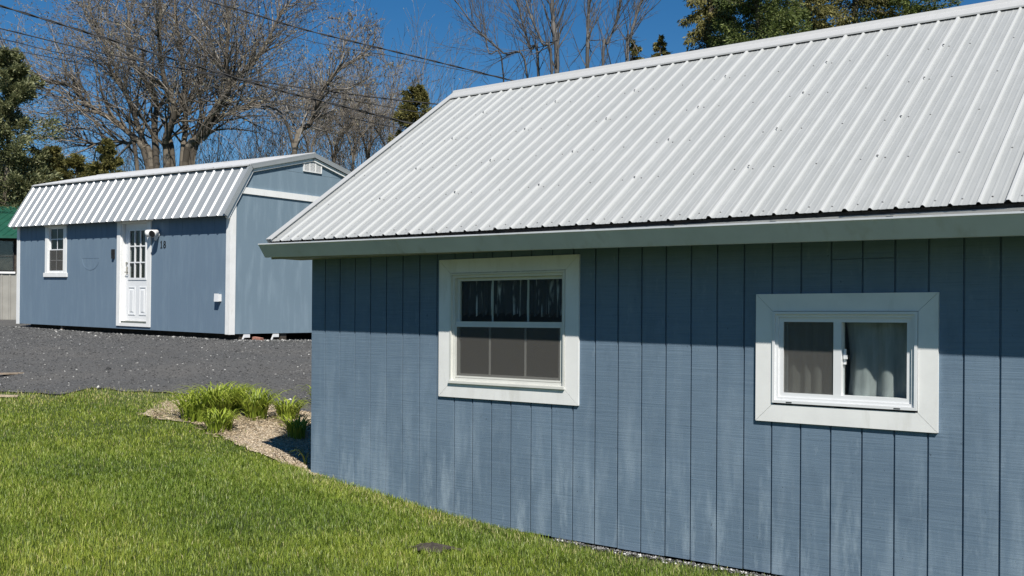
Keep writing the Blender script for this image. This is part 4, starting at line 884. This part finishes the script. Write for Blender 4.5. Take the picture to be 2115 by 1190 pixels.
# ---- daylilies and small plants
def strap_plant(name,label,px,py,hgt,nl,rad,mat,cat='plant',group=None,wd=.016,dx=0):
    b=ground_px(px,py); root=empty(name,tuple(b)); tag(root,label,cat,group); V=[];Fc=[];R=[]
    if group: nl=int(nl*1.7); hgt*=1.12; wd*=1.15; rad*=1.2
    for i in range(nl):
        az=rng.uniform(0,6.283); r0=rad*math.sqrt(rng.random())*.55; h=hgt*(.6+.55*rng.random()); out=h*(.3+.95*rng.random()); a2=az+rng.normal(0,.6)
        p0=np.array([math.cos(az)*r0,math.sin(az)*r0,0]); p0[2]=float(gz(b[0]+p0[0],b[1]+p0[1]))-b[2]+.01; o=np.array([math.cos(a2),math.sin(a2),0]); side=np.array([-math.sin(a2),math.cos(a2),0]); W_=wd*(.7+.6*rng.random()); k0=len(V); rv=np.clip(rng.normal(.55,.2),0,1); m=6
        for j in range(m+1):
            t=j/m; c=p0+o*out*t**1.8*.8+np.array([0,0,h*(t*1.25-.45*t**2.6)*(1 if t<.8 else 1-.25*(t-.8)/.2)]); w_=W_*(1-t**3)*(.55+.45*min(1,t*4)); V+=[c-side*w_/2+[0,0,w_*.25],c,c+side*w_/2+[0,0,w_*.25]]; R+=[rv*(.55+.45*t)]*3
        for j in range(m):
            q=k0+3*j; Fc+=[(q,q+1,q+4,q+3),(q+1,q+2,q+5,q+4)]
    np_mesh('leaves',np.array(V),np.array(Fc),mat,root,R)
    return root
dg='daylilies in the flower bed'
for lab,px,py,h,nl,rd in [('leftmost broad daylily clump at the lawn edge',408,868,.36,110,.28),('tallest daylily clump in the middle of the left group',447,862,.42,110,.27),('front daylily clump spilling over the tan chips',452,892,.27,80,.22),('daylily clump joining the left group and the upright one',486,850,.36,80,.2),('upright daylily clump standing alone on dark stems',527,866,.38,90,.2),('small daylily clump nearest the gravel and cottage corner',594,866,.26,70,.2),('dark daylily clump half in the shadow of the cottage corner',612,905,.26,60,.15)]:
    strap_plant('daylily_clump',lab,px,py,h,nl,rd,M['lily'],group=dg)
strap_plant('grass_tuft','small grass tuft in the shade at the cottage corner',632,962,.22,14,.05,M['lily'],wd=.006)
strap_plant('shrub_sprig','dark leafy sprig sticking out behind the cottage corner',652,835,.30,26,.12,M['lily'],wd=.02)
# dry leaf litter round the clumps
q=[];
for px,py in ((440,890),(500,872),(530,880),(595,880),(570,870),(330,860),(470,900)):
    b=ground_px(px,py)[:2]; q+=[b+rng.normal(0,.12,2) for _ in range(70)]
q=np.array(q); zq=gz(q[:,0],q[:,1])+.03; dv=rng.normal(size=(len(q),3))*[1,1,.25]+[0,0,.15]
tag(leaf_mesh('dry_litter',np.c_[q,zq],dv,.05+.07*rng.random(len(q)),.006+.008*rng.random(len(q)),M['drygrass'],None),'dry brown leaves from last year around the daylilies','litter',kind='stuff')
# clod of bare earth in the lawn
b=ground_px(890,1141); m=MB(); nr,na=7,26; V=[];ph=rng.uniform(0,6,4)
for j in range(nr+1):
    r=j/nr
    for i in range(na):
        a=2*math.pi*i/na; rr2=r*(1+.25*math.sin(3*a+ph[0])+.18*math.sin(5*a+ph[1])); V.append((.17*rr2*math.cos(a),.075*rr2*math.sin(a),.045*(1-r**1.5)+rng.normal(0,.005)-.004))
Fc=[(j*na+i,j*na+(i+1)%na,(j+1)*na+(i+1)%na,(j+1)*na+i) for j in range(nr) for i in range(na)]
m.add(V,Fc); o=m.build('earth_clod',simple('dark_bare_earth',(.05,.042,.034),.95,var=.4,scale=40)); o.location=(b[0],b[1],b[2]+.022); tag(o,'dark clod of bare earth in the lawn','soil')
# two scraps of pale wood at the left edge of the drive
wm=simple('weathered_plank',(.42,.33,.24),.85,var=.2,scale=15)
for i,(px,py,L_,lab) in enumerate(((12,822,.30,'pale scrap of wood lying at the lawn edge, far left'),(20,775,.42,'weathered flat board on the gravel, far left'))):
    b=ground_px(px,py); o=MB().box(-L_/2,L_/2,-.05,.05,0,.022).build('wood_scrap',wm); o.location=(b[0],b[1],b[2]+.012); o.rotation_euler=(0,.03,.2+i); tag(o,lab,'wood')
